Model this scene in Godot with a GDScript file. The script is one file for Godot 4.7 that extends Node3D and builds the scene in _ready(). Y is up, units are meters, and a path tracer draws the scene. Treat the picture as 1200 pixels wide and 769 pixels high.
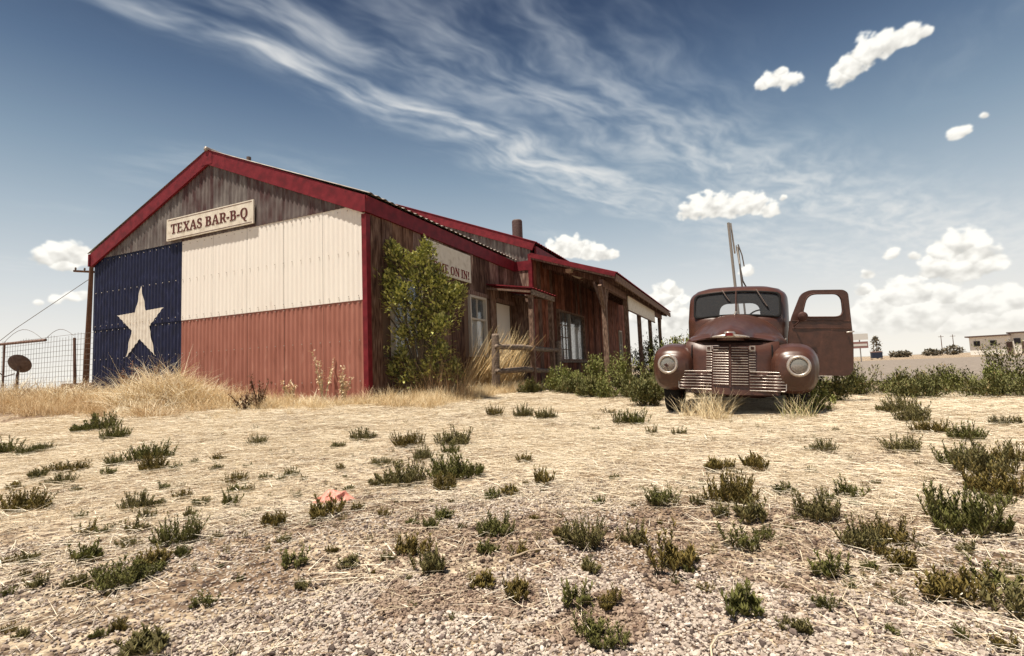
extends Node3D
# A red metal-and-board barbecue house on a dry gravel lot, with an old rust-coloured pickup parked beside it.
# World axes follow the building: +X to the right along its painted gable wall, -Z along its side wall, metres.

var rng := RandomNumberGenerator.new()
var M := {}
var used_names := {}
var wobble := FastNoiseLite.new()

# ---------------------------------------------------------------- everything
func _ready() -> void:
	rng.seed = 2024
	# camera: low, wide, a little rolled
	var cam := Camera3D.new()
	cam.name = "camera"
	cam.transform = Transform3D(Basis(Vector3(0.91444865, -0.0399508, -0.40272521), Vector3(0.06993928, 0.99574346, 0.06002885), Vector3(0.3986128, -0.08305962, 0.91335039)), Vector3(0, 0.62, 0))
	cam.fov = 65.21
	cam.near = 0.05
	cam.far = 9000.0
	add_child(cam)
	cam.current = true
	# sky and exposure
	var env := Environment.new()
	env.background_mode = Environment.BG_SKY
	env.sky = Sky.new()
	env.sky.sky_material = make_sky()
	env.background_energy_multiplier = 0.74
	env.tonemap_mode = Environment.TONE_MAPPER_LINEAR
	env.tonemap_exposure = 1.48
	env.sdfgi_enabled = true; env.ssao_enabled = true; env.ssil_enabled = true
	var we := WorldEnvironment.new()
	we.name = "environment"; we.environment = env
	add_child(we)
	# high summer sun from the left, a little behind the viewer
	var sun := DirectionalLight3D.new()
	sun.name = "sun"
	sun.light_energy = 1.6
	sun.light_color = Color(1.0, 0.965, 0.905)
	sun.light_angular_distance = 0.5
	sun.shadow_enabled = true
	add_child(sun)
	sun.look_at_from_position(Vector3(-0.18, 0.95, 0.25), Vector3.ZERO, Vector3(0, 0, 1))
	make_materials()
	make_ground()
	make_building()
	make_truck()
	make_things()
	make_plants()
	make_weeds()
	make_cover()

# ---------------------------------------------------------------- mesh buffer
class Buf:
	var v := PackedVector3Array()
	var n := PackedVector3Array()
	var c := PackedColorArray()
	var uv := PackedVector2Array()
	var ix := PackedInt32Array()
	var tint := Color(1, 1, 1)
	func put(p: Vector3, nn: Vector3, t := Vector2.ZERO) -> int:
		v.append(p); n.append(nn); c.append(tint); uv.append(t)
		return v.size() - 1
	func tri(a: int, b: int, d: int) -> void:
		ix.append(a); ix.append(b); ix.append(d)
	func face(pts: Array) -> void:   # flat polygon fan, corners clockwise from the front
		var nn: Vector3 = (pts[2] - pts[0]).cross(pts[1] - pts[0]).normalized()
		var base := v.size()
		for p in pts: put(p, nn)
		for k in range(1, pts.size() - 1): tri(base, base + k, base + k + 1)
	func box(centre: Vector3, size: Vector3, basis := Basis()) -> void:
		var h := size * 0.5
		for f in [[0, 1, 2], [1, 2, 0], [2, 0, 1]]:
			for s in [-1.0, 1.0]:
				var a := Vector3.ZERO; a[f[0]] = h[f[0]] * s
				var b := Vector3.ZERO; b[f[1]] = h[f[1]] * s
				var d := Vector3.ZERO; d[f[2]] = h[f[2]]
				face([centre + basis * (a - b - d), centre + basis * (a - b + d), centre + basis * (a + b + d), centre + basis * (a + b - d)])
	func beam(a: Vector3, b: Vector3, w: float, t: float, side := Vector3.UP) -> void:
		var z := (b - a).normalized()
		var x := side.cross(z)
		if x.length() < 0.01: x = Vector3.RIGHT.cross(z)
		x = x.normalized()
		box((a + b) * 0.5, Vector3(w, t, (b - a).length()), Basis(x, z.cross(x), z))
	func loft(rings: Array, closed := true, cap0 := false, cap1 := false) -> void:
		var m: int = rings[0].size()
		var base := v.size()
		for r in rings.size():
			for k in m: put(rings[r][k], Vector3.ZERO, Vector2(float(k) / m, float(r) / rings.size()))
		for r in rings.size() - 1:
			for k in (m if closed else m - 1):
				var a := base + r * m + k
				var b := base + r * m + (k + 1) % m
				tri(a, b, b + m); tri(a, b + m, a + m)
		if cap0: cap(base, m, true)
		if cap1: cap(base + (rings.size() - 1) * m, m, false)
	func cap(at: int, m: int, first: bool) -> void:
		var mid := Vector3.ZERO
		for k in m: mid += v[at + k] / m
		var o := put(mid, Vector3.ZERO)
		for k in m:
			if first: tri(o, at + (k + 1) % m, at + k)
			else: tri(o, at + k, at + (k + 1) % m)
	func tube(pts: Array, radii: Array, sides := 6, caps := true) -> void:
		var rings := []
		var up := Vector3(0.13, 1, 0.21).normalized()
		for i in pts.size():
			var d: Vector3 = (pts[mini(i + 1, pts.size() - 1)] - pts[maxi(i - 1, 0)]).normalized()
			var x := up.cross(d)
			if x.length() < 0.05: x = Vector3.RIGHT.cross(d)
			x = x.normalized()
			var y := d.cross(x)
			var ring := PackedVector3Array()
			var r: float = radii[mini(i, radii.size() - 1)]
			for k in sides:
				var a := TAU * k / sides
				ring.append(pts[i] + (x * cos(a) + y * sin(a)) * r)
			rings.append(ring)
		loft(rings, true, caps, caps)
	func lathe(profile: Array, sides: int, o := Vector3.ZERO, basis := Basis()) -> void:   # profile of Vector2(radius, height along local y)
		var rings := []
		for p in profile:
			var ring := PackedVector3Array()
			for k in sides:
				var a := TAU * k / sides
				ring.append(o + basis * Vector3(cos(a) * p.x, p.y, sin(a) * p.x))
			rings.append(ring)
		loft(rings)
	func smooth() -> void:   # averages normals where corners share an index and none is set yet
		var acc := PackedVector3Array(); acc.resize(v.size())
		for t in range(0, ix.size(), 3):
			var a := ix[t]; var b := ix[t + 1]; var d := ix[t + 2]
			if n[a] != Vector3.ZERO: continue
			var nn := (v[d] - v[a]).cross(v[b] - v[a])
			acc[a] += nn; acc[b] += nn; acc[d] += nn
		for k in v.size():
			if n[k] == Vector3.ZERO: n[k] = acc[k].normalized() if acc[k].length() > 1e-12 else Vector3.UP
	func outward() -> void:
		var vol := 0.0
		for t in range(0, ix.size(), 3): vol += v[ix[t]].dot(v[ix[t + 2]].cross(v[ix[t + 1]]))
		if vol < 0.0:
			for t in range(0, ix.size(), 3):
				var s := ix[t + 1]; ix[t + 1] = ix[t + 2]; ix[t + 2] = s
	func done() -> ArrayMesh:
		smooth()
		var arr := []; arr.resize(Mesh.ARRAY_MAX)
		arr[Mesh.ARRAY_VERTEX] = v; arr[Mesh.ARRAY_NORMAL] = n; arr[Mesh.ARRAY_COLOR] = c; arr[Mesh.ARRAY_TEX_UV] = uv; arr[Mesh.ARRAY_INDEX] = ix
		var m := ArrayMesh.new(); m.add_surface_from_arrays(Mesh.PRIMITIVE_TRIANGLES, arr)
		return m

# ---------------------------------------------------------------- scene helpers
func numbered(called: String) -> String:
	var k: int = used_names.get(called, -1) + 1
	used_names[called] = k
	return called if k == 0 else "%s_%03d" % [called, k]

func tag(o: Node, label: String, category := "", group := "", kind := "") -> Node:
	if label: o.set_meta("label", label)
	if category: o.set_meta("category", category)
	if group: o.set_meta("group", group)
	if kind: o.set_meta("kind", kind)
	return o

func thing(called: String, at: Vector3, label: String, category: String, group := "", basis := Basis()) -> Node3D:
	var o := Node3D.new()
	o.name = numbered(called)
	add_child(o)
	o.transform = Transform3D(basis, at)
	return tag(o, label, category, group)

# a part whose shape is given in the thing's own axes
func part(parent: Node3D, called: String, b, m: Material, at := Vector3.ZERO, basis := Basis()) -> MeshInstance3D:
	var o := MeshInstance3D.new()
	o.name = called
	o.mesh = b.done() if b is Buf else b
	o.material_override = m
	parent.add_child(o, true)
	o.transform = Transform3D(basis, at)
	return o

# a part whose shape is given in world coordinates
func wpart(parent: Node3D, called: String, b, m: Material) -> MeshInstance3D:
	var o := part(parent, called, b, m)
	var t := Transform3D()
	var up: Node = parent
	while up is Node3D and up != self:
		t = up.transform * t
		up = up.get_parent()
	o.transform = t.affine_inverse()
	return o

func whole(called: String, b, m: Material, at: Vector3, label: String, category: String, group := "", kind := "", basis := Basis()) -> MeshInstance3D:
	var o := MeshInstance3D.new()
	o.name = numbered(called)
	o.mesh = b.done() if b is Buf else b
	o.material_override = m
	add_child(o)
	o.transform = Transform3D(basis, at)
	tag(o, label, category, group, kind)
	return o

func copies(parent: Node3D, called: String, mesh: Mesh, m: Material, places: Array, tints: Array) -> MultiMeshInstance3D:
	var mm := MultiMesh.new()
	mm.transform_format = MultiMesh.TRANSFORM_3D
	mm.use_colors = true
	mm.mesh = mesh
	mm.instance_count = places.size()
	for i in places.size():
		mm.set_instance_transform(i, places[i])
		mm.set_instance_color(i, tints[i])
	var o := MultiMeshInstance3D.new()
	o.name = called
	o.multimesh = mm
	o.material_override = m
	parent.add_child(o, true)
	return o

func ss(a: float, b: float, x: float) -> float:
	var t := clampf((x - a) / (b - a), 0.0, 1.0)
	return t * t * (3.0 - 2.0 * t)

func gh(x: float, z: float) -> float:   # height of the ground: it rises gently towards the building and to the left
	var s := ss(2.0, 6.5, -z) * (1.0 - ss(30.0, 60.0, -z)) * (1.0 - ss(30.0, 60.0, -x))
	return s * (0.18 * ss(1.0, 5.7, -x) + 0.22 * ss(5.7, 13.7, -x)) - 0.02

func on_ground(x: float, z: float) -> Vector3:
	return Vector3(x, gh(x, z), z)

# ---------------------------------------------------------------- materials
func tex(freq: float, ramp: Array, sd: int, size := 512, octaves := 5, kind := FastNoiseLite.TYPE_SIMPLEX_SMOOTH) -> NoiseTexture2D:
	var f := FastNoiseLite.new()
	f.noise_type = kind; f.frequency = freq; f.seed = sd
	f.fractal_type = FastNoiseLite.FRACTAL_FBM; f.fractal_octaves = octaves
	var t := NoiseTexture2D.new()
	t.width = size; t.height = size; t.seamless = true; t.seamless_blend_skirt = 0.3; t.noise = f
	if ramp:
		var g := Gradient.new()
		var offs := PackedFloat32Array(); var cols := PackedColorArray()
		for r in ramp:
			offs.append(r[0]); cols.append(r[1])
		g.offsets = offs; g.colors = cols
		t.color_ramp = g
	return t

func mat(called: String, col: Color, rough := 0.8, metal := 0.0) -> StandardMaterial3D:
	var m := StandardMaterial3D.new()
	m.resource_name = called; m.albedo_color = col; m.roughness = rough; m.metallic = metal
	m.metallic_specular = 0.35
	M[called] = m
	return m

# a material whose colour varies by a noise ramp laid over world (or own) axes
func worn(called: String, ramp: Array, tile: Vector3, sd: int, rough := 0.85, freq := 0.012, in_world := true, bump := 0.0, metal := 0.0) -> StandardMaterial3D:
	var m := mat(called, Color(1, 1, 1), rough, metal)
	m.albedo_texture = tex(freq, ramp, sd)
	m.uv1_triplanar = true
	m.uv1_world_triplanar = in_world
	m.uv1_scale = tile
	if bump > 0.0:
		m.heightmap_enabled = true
		m.heightmap_scale = bump
		m.heightmap_texture = tex(freq * 1.7, [], sd + 50)
	return m

func over(m: StandardMaterial3D, ramp: Array, tile: Vector3, sd: int, freq := 0.01) -> void:   # a second, coarser pattern multiplied in
	m.detail_enabled = true
	m.detail_blend_mode = BaseMaterial3D.BLEND_MODE_MUL
	m.detail_uv_layer = BaseMaterial3D.DETAIL_UV_2
	m.detail_albedo = tex(freq, ramp, sd)
	m.uv2_triplanar = true
	m.uv2_world_triplanar = m.uv1_world_triplanar
	m.uv2_scale = tile

func c8(r: int, g: int, b: int) -> Color:
	return Color8(r, g, b)

func make_materials() -> void:
	var m: StandardMaterial3D
	m = worn("ground", [[0.0, c8(54, 44, 39)], [0.2, c8(98, 84, 75)], [0.42, c8(164, 149, 133)], [0.62, c8(202, 190, 172)], [1.0, c8(238, 230, 216)]], Vector3(0.9, 0.9, 0.9), 3, 0.95, 0.03, true, 2.5)
	over(m, [[0.0, c8(148, 128, 114)], [0.3, c8(196, 180, 166)], [0.5, c8(238, 229, 216)], [0.75, c8(252, 248, 240)], [1.0, c8(255, 254, 250)]], Vector3(0.16, 0.16, 0.16), 8, 0.012)
	worn("asphalt", [[0.0, c8(108, 98, 90)], [0.5, c8(132, 121, 111)], [1.0, c8(150, 138, 126)]], Vector3(0.2, 0.2, 0.2), 11, 0.95, 0.02)
	# vertical boards: the ramp is stretched along the grain
	m = worn("board_grey", [[0.0, c8(66, 51, 46)], [0.28, c8(112, 91, 82)], [0.5, c8(146, 124, 113)], [0.75, c8(178, 158, 145)], [1.0, c8(212, 196, 182)]], Vector3(2.4, 0.22, 2.4), 21, 0.9, 0.02, true, 0.4)
	over(m, [[0.0, c8(150, 130, 122)], [0.5, c8(225, 212, 205)], [1.0, c8(255, 252, 248)]], Vector3(0.5, 0.3, 0.5), 26, 0.012)
	m = worn("board_dark", [[0.0, c8(58, 43, 39)], [0.35, c8(102, 78, 70)], [0.65, c8(138, 112, 101)], [1.0, c8(184, 162, 148)]], Vector3(2.2, 0.2, 2.2), 22, 0.9, 0.02, true, 0.4)
	m = worn("board_red", [[0.0, c8(88, 56, 48)], [0.3, c8(138, 92, 77)], [0.6, c8(168, 118, 100)], [1.0, c8(204, 160, 138)]], Vector3(2.4, 0.2, 2.4), 23, 0.9, 0.02, true, 0.4)
	over(m, [[0.0, c8(160, 138, 130)], [0.5, c8(228, 214, 206)], [1.0, c8(255, 252, 248)]], Vector3(0.45, 0.3, 0.45), 27, 0.012)
	m = worn("timber", [[0.0, c8(74, 56, 48)], [0.45, c8(118, 94, 80)], [0.75, c8(148, 122, 106)], [1.0, c8(178, 156, 138)]], Vector3(1.8, 0.5, 1.8), 24, 0.9, 0.02, true, 0.4)
	m = worn("rail_wood", [[0.0, c8(74, 62, 54)], [0.4, c8(118, 102, 90)], [0.7, c8(150, 134, 120)], [1.0, c8(186, 172, 156)]], Vector3(3.0, 3.0, 0.5), 25, 0.9, 0.02, true, 0.5)
	for k in 4:
		for base in ["board_grey", "board_red"]:
			var v: StandardMaterial3D = M[base].duplicate()
			v.albedo_color = [Color(1, 1, 1), Color(0.86, 0.82, 0.8), Color(0.70, 0.65, 0.63), Color(0.93, 0.86, 0.8)][k]
			v.uv1_offset = Vector3(0.37 * k, 0.21 * k, 0.13 * k)
			M["%s_%d" % [base, k]] = v
	mat("wall_lining", c8(112, 90, 76), 0.95)
	m = worn("trim_red", [[0.0, c8(92, 24, 31)], [0.5, c8(114, 29, 38)], [1.0, c8(130, 40, 48)]], Vector3(0.7, 0.7, 0.7), 31, 0.6)
	# painted and rusted corrugated sheets
	m = worn("paint_blue", [[0.0, c8(18, 20, 40)], [0.5, c8(25, 29, 58)], [0.8, c8(33, 38, 70)], [0.88, c8(52, 56, 86)], [1.0, c8(120, 118, 128)]], Vector3(0.8, 0.4, 0.8), 32, 0.55, 0.016)
	m = worn("paint_white", [[0.0, c8(218, 206, 194)], [0.14, c8(234, 226, 217)], [0.6, c8(238, 231, 222)], [1.0, c8(241, 235, 228)]], Vector3(0.35, 0.12, 0.35), 33, 0.6, 0.008)
	m = worn("paint_red", [[0.0, c8(126, 79, 67)], [0.25, c8(152, 98, 84)], [0.75, c8(163, 108, 94)], [1.0, c8(186, 136, 120)]], Vector3(0.5, 0.18, 0.5), 34, 0.65, 0.012)
	m = worn("rusty_zinc", [[0.0, c8(74, 46, 44)], [0.2, c8(88, 72, 69)], [0.4, c8(104, 95, 92)], [0.65, c8(122, 114, 110)], [1.0, c8(150, 142, 136)]], Vector3(0.55, 0.2, 0.55), 35, 0.55, 0.014, true, 0.0, 0.15)
	m = worn("rustier_zinc", [[0.0, c8(66, 34, 35)], [0.3, c8(80, 54, 53)], [0.5, c8(98, 84, 82)], [0.75, c8(114, 104, 101)], [1.0, c8(140, 130, 125)]], Vector3(0.55, 0.2, 0.55), 36, 0.6, 0.014, true, 0.0, 0.1)
	m = worn("roof_zinc", [[0.0, c8(120, 104, 96)], [0.5, c8(176, 166, 156)], [1.0, c8(204, 196, 186)]], Vector3(0.5, 0.5, 0.5), 37, 0.5, 0.014, true, 0.0, 0.3)
	worn("roof_red", [[0.0, c8(110, 32, 40)], [1.0, c8(150, 52, 58)]], Vector3(0.6, 0.6, 0.6), 38, 0.55)
	worn("star_paint", [[0.0, c8(204, 192, 176)], [0.5, c8(226, 217, 204)], [1.0, c8(236, 229, 218)]], Vector3(0.9, 0.9, 0.9), 39, 0.6)
	worn("sign_white", [[0.0, c8(188, 176, 158)], [0.35, c8(218, 208, 192)], [1.0, c8(234, 226, 212)]], Vector3(0.7, 0.7, 0.7), 40, 0.7)
	mat("letter_brown", c8(92, 46, 42), 0.7)
	mat("letter_red", c8(112, 28, 34), 0.7)
	mat("frame_white", c8(196, 186, 172), 0.6)
	mat("curtain", c8(206, 200, 190), 0.9)
	mat("lamp_housing", c8(240, 226, 206), 0.6)
	var g := mat("glass", Color(0.62, 0.66, 0.68, 0.16), 0.05)
	g.transparency = BaseMaterial3D.TRANSPARENCY_ALPHA
	g.metallic_specular = 0.5
	g = mat("windshield", Color(0.40, 0.40, 0.40, 0.30), 0.06)
	g.transparency = BaseMaterial3D.TRANSPARENCY_ALPHA
	g.metallic_specular = 0.5
	g = mat("lens", Color(0.86, 0.86, 0.82, 0.25), 0.1)
	g.transparency = BaseMaterial3D.TRANSPARENCY_ALPHA
	g.metallic_specular = 0.5
	# the truck
	m = worn("truck_paint", [[0.0, c8(66, 42, 34)], [0.3, c8(77, 49, 39)], [0.6, c8(84, 54, 43)], [0.85, c8(92, 60, 48)], [0.95, c8(108, 74, 60)], [1.0, c8(138, 101, 84)]], Vector3(0.9, 0.9, 0.9), 41, 0.38, 0.014, false)
	over(m, [[0.0, c8(186, 168, 160)], [0.3, c8(238, 230, 226)], [1.0, c8(255, 253, 252)]], Vector3(2.2, 2.2, 2.2), 46, 0.02)
	m.metallic_specular = 0.48
	m.heightmap_enabled = true; m.heightmap_scale = 0.25; m.heightmap_texture = tex(0.008, [], 47)
	m.clearcoat_enabled = true; m.clearcoat = 0.22; m.clearcoat_roughness = 0.3
	m = worn("truck_dark", [[0.0, c8(62, 42, 38)], [1.0, c8(96, 68, 60)]], Vector3(1.4, 1.4, 1.4), 42, 0.7, 0.02, false)
	m = worn("chrome", [[0.0, c8(140, 122, 112)], [0.4, c8(186, 175, 166)], [1.0, c8(214, 206, 199)]], Vector3(4, 4, 4), 43, 0.34, 0.02, false, 0.0, 0.55)
	mat("wiper_metal", c8(128, 112, 104), 0.45, 0.5)
	mat("rubber", c8(24, 22, 22), 0.85)
	mat("seat_cloth", c8(78, 58, 50), 0.95)
	mat("reflector", c8(232, 228, 220), 0.35, 0.35)
	mat("lens_dark", c8(84, 74, 68), 0.4, 0.3)
	mat("badge_red", c8(110, 34, 34), 0.5)
	mat("wheel_rim", c8(84, 52, 46), 0.6)
	# far and small things
	mat("wire", c8(110, 98, 90), 0.7, 0.2)
	mat("wire_pale", c8(150, 138, 124), 0.7, 0.3)
	worn("pole_wood", [[0.0, c8(70, 48, 36)], [1.0, c8(120, 86, 66)]], Vector3(0.8, 0.2, 0.8), 51)
	worn("dish_metal", [[0.0, c8(74, 58, 54)], [1.0, c8(112, 96, 90)]], Vector3(2, 2, 2), 52, 0.6)
	mat("far_white", c8(236, 230, 222), 0.8)
	mat("far_wall", c8(222, 214, 204), 0.8)
	mat("far_roof", c8(92, 74, 68), 0.8)
	mat("dark_pane", c8(34, 30, 34), 0.3)
	mat("sign_metal", c8(150, 142, 134), 0.5, 0.4)
	mat("sign_face", c8(206, 200, 192), 0.6)
	mat("sign_red", c8(140, 104, 98), 0.6)
	mat("dumpster_blue", c8(40, 46, 62), 0.6)
	worn("bag_pink", [[0.0, c8(206, 124, 108)], [1.0, c8(240, 176, 158)]], Vector3(6, 6, 6), 53, 0.45, 0.02)
	M.bag_pink.backlight_enabled = true
	M.bag_pink.backlight = c8(120, 70, 60)
	# tinted by the colours of the copies (linear values)
	for k in ["leaf", "straw", "stone", "bark"]:
		m = mat(k, Color(1, 1, 1), 0.75 if k == "leaf" else 0.9)
		m.vertex_color_use_as_albedo = true
	M.leaf.backlight_enabled = true
	M.leaf.backlight = Color(0.30, 0.33, 0.11)
	for k in 3:
		M["leaf_%d" % k] = M.leaf.duplicate()
		M["leaf_%d" % k].albedo_color = [Color(1, 1, 1), Color(1.0, 0.94, 0.8), Color(0.9, 0.95, 0.82)][k]
	M.straw.backlight_enabled = true
	M.straw.backlight = Color(0.3, 0.26, 0.18)
	M.stone.uv1_triplanar = true
	M.stone.albedo_texture = tex(0.03, [[0.0, c8(200, 190, 182)], [1.0, c8(255, 255, 255)]], 61, 256)
	M.stone.uv1_scale = Vector3(0.6, 0.6, 0.6)

# ---------------------------------------------------------------- sky
const CLOUDS := [10.9,24.8,0.93, 11.9,25.4,1.16, 13.3,26.2,1.38, 15.1,26.5,1.15, 16.6,26.4,0.89, 17.5,26.3,0.47, 4.0,26.1,0.51, 5.2,26.4,0.85, 6.7,25.9,0.91, 6.0,26.9,0.49, 18.6,17.9,0.54, 19.2,18.0,0.53, 20.6,18.8,0.29, -3.5,15.8,1.26, -1.8,16.0,1.49, 0.3,15.6,1.46, 2.3,15.6,1.34, 4.1,14.7,0.93, 5.3,15.7,0.31, -66.4,10.8,0.79, -65.3,11.1,1.12, -64.2,11.4,1.02, -63.3,11.0,0.85, -65.0,10.3,0.75, -66.5,7.1,0.30, -65.5,7.4,0.44, -64.4,7.7,0.57, -63.6,7.9,0.52, -17.9,13.2,1.30, -16.3,13.2,1.39, -14.6,12.6,1.10, -12.9,12.2,1.01, -11.8,12.2,0.55, -6.2,7.9,1.06, -7.1,6.9,1.43, -5.9,5.0,2.12, -7.7,4.2,1.61, -9.7,5.2,1.09, 18.1,8.9,1.44, 19.1,7.9,1.42, 17.3,8.4,1.14, 19.7,7.1,1.09, 16.6,7.3,1.25, 18.2,7.0,1.61, 13.5,5.1,1.51, 14.8,5.3,1.38, 12.1,4.0,1.64, 13.9,3.3,2.09, 15.7,3.3,1.69, 10.7,2.8,1.30, 16.4,4.7,1.09, 18.5,4.0,1.27, 19.8,3.7,1.39, 21.1,4.0,1.13, 18.9,2.6,1.10, 20.9,2.4,1.21, 17.3,2.1,1.14, 13.5,9.0,0.62, 15.0,8.6,0.43, 11.6,7.5,0.55, 1.5,9.1,0.74, 11.1,6.1,0.65]
var cirrus_a := FastNoiseLite.new()
var cirrus_b := FastNoiseLite.new()
var puff := FastNoiseLite.new()
const AIR := [[-90.0, 150, 130, 108], [-2.0, 196, 184, 164], [0.0, 242, 237, 226], [4.0, 231, 229, 223], [9.0, 204, 210, 213], [15.0, 166, 181, 193], [21.0, 129, 150, 170], [28.0, 90, 112, 140], [36.0, 57, 75, 104], [46.0, 39, 53, 81], [62.0, 33, 45, 72], [90.0, 30, 42, 68]]

func air(el: float) -> Vector3:
	for k in range(1, AIR.size()):
		if el <= AIR[k][0]:
			var t: float = (el - AIR[k - 1][0]) / (AIR[k][0] - AIR[k - 1][0])
			return Vector3(AIR[k - 1][1], AIR[k - 1][2], AIR[k - 1][3]).lerp(Vector3(AIR[k][1], AIR[k][2], AIR[k][3]), t) / 255.0
	return Vector3(0.15, 0.2, 0.36)

func sky_patch(w: int, h: int, c0: int, c1: int, r0: int, r1: int, lobes: Array) -> Image:
	var im := Image.create(c1 - c0, r1 - r0, false, Image.FORMAT_RGB8)
	var wide := c1 - c0
	var field := PackedFloat32Array(); field.resize(wide * (r1 - r0))
	var low := PackedFloat32Array(); low.resize(field.size())
	var per := w / 360.0
	for l in lobes:
		var cx: float = (l.x + 180.0) * per; var cy: float = (90.0 - l.y) * per
		var ca := cos(deg_to_rad(l.y))
		var ex: float = l.z * 1.7 * per / ca; var ey: float = l.z * 1.7 * per
		for r in range(maxi(r0, int(cy - ey)), mini(r1, int(cy + ey) + 1)):
			for q in range(maxi(c0, int(cx - ex)), mini(c1, int(cx + ex) + 1)):
				var du: float = (q + 0.5 - cx) / per * ca / l.z; var dv: float = -(r + 0.5 - cy) / per / l.z
				var dd := du * du + dv * dv * (1.0 if dv > 0.0 else 2.6)
				var f := maxf(0.0, 1.0 - dd * 0.42)
				if f > 0.0:
					var i := (r - r0) * wide + q - c0
					if f > field[i]: low[i] = dv
					field[i] = field[i] + f - field[i] * f
	for r in range(r0, r1):
		var el := 90.0 - (r + 0.5) / per
		var base := air(el)
		var se := sin(deg_to_rad(el)); var ce := cos(deg_to_rad(el))
		var k := 1.0 / maxf(se, 0.09)
		for q in range(c0, c1):
			var az := deg_to_rad((q + 0.5) / per - 180.0)
			var col := base
			if el > 3.0:
				var px := sin(az) * ce * k; var pz := -cos(az) * ce * k
				var al := 0.38 * px - 0.925 * pz; var ac := 0.925 * px + 0.38 * pz
				ac += 0.09 * cirrus_b.get_noise_2d(al * 0.9, ac * 1.5) + 0.035 * cirrus_b.get_noise_2d(al * 3.1 + 5.0, ac * 4.0)
				var fib := 0.5 + 0.5 * cirrus_a.get_noise_2d(al * 2.2, ac * 6.5)
				var fine := 0.5 + 0.5 * cirrus_a.get_noise_2d(al * 9.0 + 40.0, ac * 24.0)
				var big := 0.5 + 0.5 * cirrus_b.get_noise_2d(al * 0.5 + 9.0, ac * 0.8)
				var spread := 0.075 + 0.07 * maxf(al, 0.0)
				var a1 := exp(-pow((ac + 1.6 - 0.02 * al) / spread, 2.0)) * (0.6 + 0.4 * ss(0.0, 0.5, al)) * (1.0 - 0.45 * ss(2.0, 3.0, al))
				var bc := -1.46 + 0.17 * maxf(al, 0.0)
				var b1 := exp(-pow((ac - bc) / (spread * 1.25), 2.0)) * 0.75
				var veil := exp(-pow((ac + 1.05) / 0.34, 2.0)) * ss(0.2, 0.9, al) * (1.0 - ss(2.2, 3.0, al)) * 0.62
				var skirt := exp(-pow((ac + 1.72) / 0.16, 2.0)) * ss(1.0, 1.7, al) * (1.0 - ss(2.6, 3.6, al)) * 0.8
				var elsewhere := ss(0.55, 0.85, big) * 0.28 * (ss(0.3, 1.2, absf(ac + 0.8)))
				var d := maxf(maxf(a1, b1), maxf(maxf(veil, skirt), elsewhere)) * ss(0.2, 1.0, fib * 0.8 + fine * 0.2 + 0.14 * maxf(a1, b1))
				d *= ss(3.0, 12.0, el) * (1.0 - 0.5 * ss(50.0, 80.0, el))
				col = col.lerp(Vector3(0.93, 0.92, 0.90), clampf(d * 0.86, 0.0, 0.86))
			var i := (r - r0) * wide + q - c0
			if field[i] > 0.02:
				var u := rad_to_deg(az) * ce; 
				var nz := puff.get_noise_2d(u * 1.35, el * 1.8)
				var f := field[i] * 1.3 + nz * 0.7 - 0.62
				var a := ss(-0.08, 0.34, f) * (0.5 + 0.5 * ss(1.0, 7.0, el))
				var lit := clampf(0.93 + 0.12 * low[i] + 0.18 * nz, 0.78, 1.0)
				col = col.lerp(Vector3(0.995, 0.985, 0.955) * lit, a)
			im.set_pixel(q - c0, r - r0, Color(col.x, col.y, col.z))
	return im

func make_sky() -> PanoramaSkyMaterial:
	cirrus_a.seed = 5; cirrus_a.frequency = 1.0; cirrus_a.fractal_octaves = 4
	cirrus_b.seed = 6; cirrus_b.frequency = 1.0; cirrus_b.fractal_octaves = 2
	puff.seed = 7; puff.frequency = 0.42; puff.fractal_octaves = 5; puff.fractal_gain = 0.48
	var lobes := []
	for k in range(0, CLOUDS.size(), 3): lobes.append(Vector3(CLOUDS[k], CLOUDS[k + 1], CLOUDS[k + 2]))
	# the same kind of small cumulus goes on round the rest of the horizon
	var r := RandomNumberGenerator.new(); r.seed = 17
	for k in 30:
		var a := r.randf_range(45.0, 275.0); var e := r.randf_range(3.0, 24.0); var s := r.randf_range(0.6, 1.9)
		if a > 180.0: a -= 360.0
		for j in 5: lobes.append(Vector3(a + (j - 2) * s * 1.1, e + r.randf_range(-0.4, 0.5) * s, s * r.randf_range(0.6, 1.1)))
	var all := sky_patch(1024, 512, 0, 1024, 0, 512, lobes)
	all.resize(4096, 2048, Image.INTERPOLATE_CUBIC)
	var c0 := int((180.0 - 76.0) * 4096 / 360.0); var c1 := int((180.0 + 30.0) * 4096 / 360.0)
	var r0 := int((90.0 - 46.0) * 4096 / 360.0); var r1 := int((90.0 + 2.0) * 4096 / 360.0)
	all.blit_rect(sky_patch(4096, 2048, c0, c1, r0, r1, lobes), Rect2i(0, 0, c1 - c0, r1 - r0), Vector2i(c0, r0))
	var turned := Image.create(4096, 2048, false, Image.FORMAT_RGB8)   # the panorama starts straight ahead
	turned.blit_rect(all, Rect2i(2048, 0, 2048, 2048), Vector2i(0, 0))
	turned.blit_rect(all, Rect2i(0, 0, 2048, 2048), Vector2i(2048, 0))
	var m := PanoramaSkyMaterial.new()
	m.panorama = ImageTexture.create_from_image(turned)
	return m

# ---------------------------------------------------------------- ground
func lines(spots: Array) -> PackedFloat32Array:   # coordinates with given spacing between given limits
	var out := PackedFloat32Array()
	for s in spots:
		var x: float = s[0]
		while x < s[1] - 0.001:
			out.append(x)
			x += s[2]
	out.append(spots[-1][1])
	return out

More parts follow.
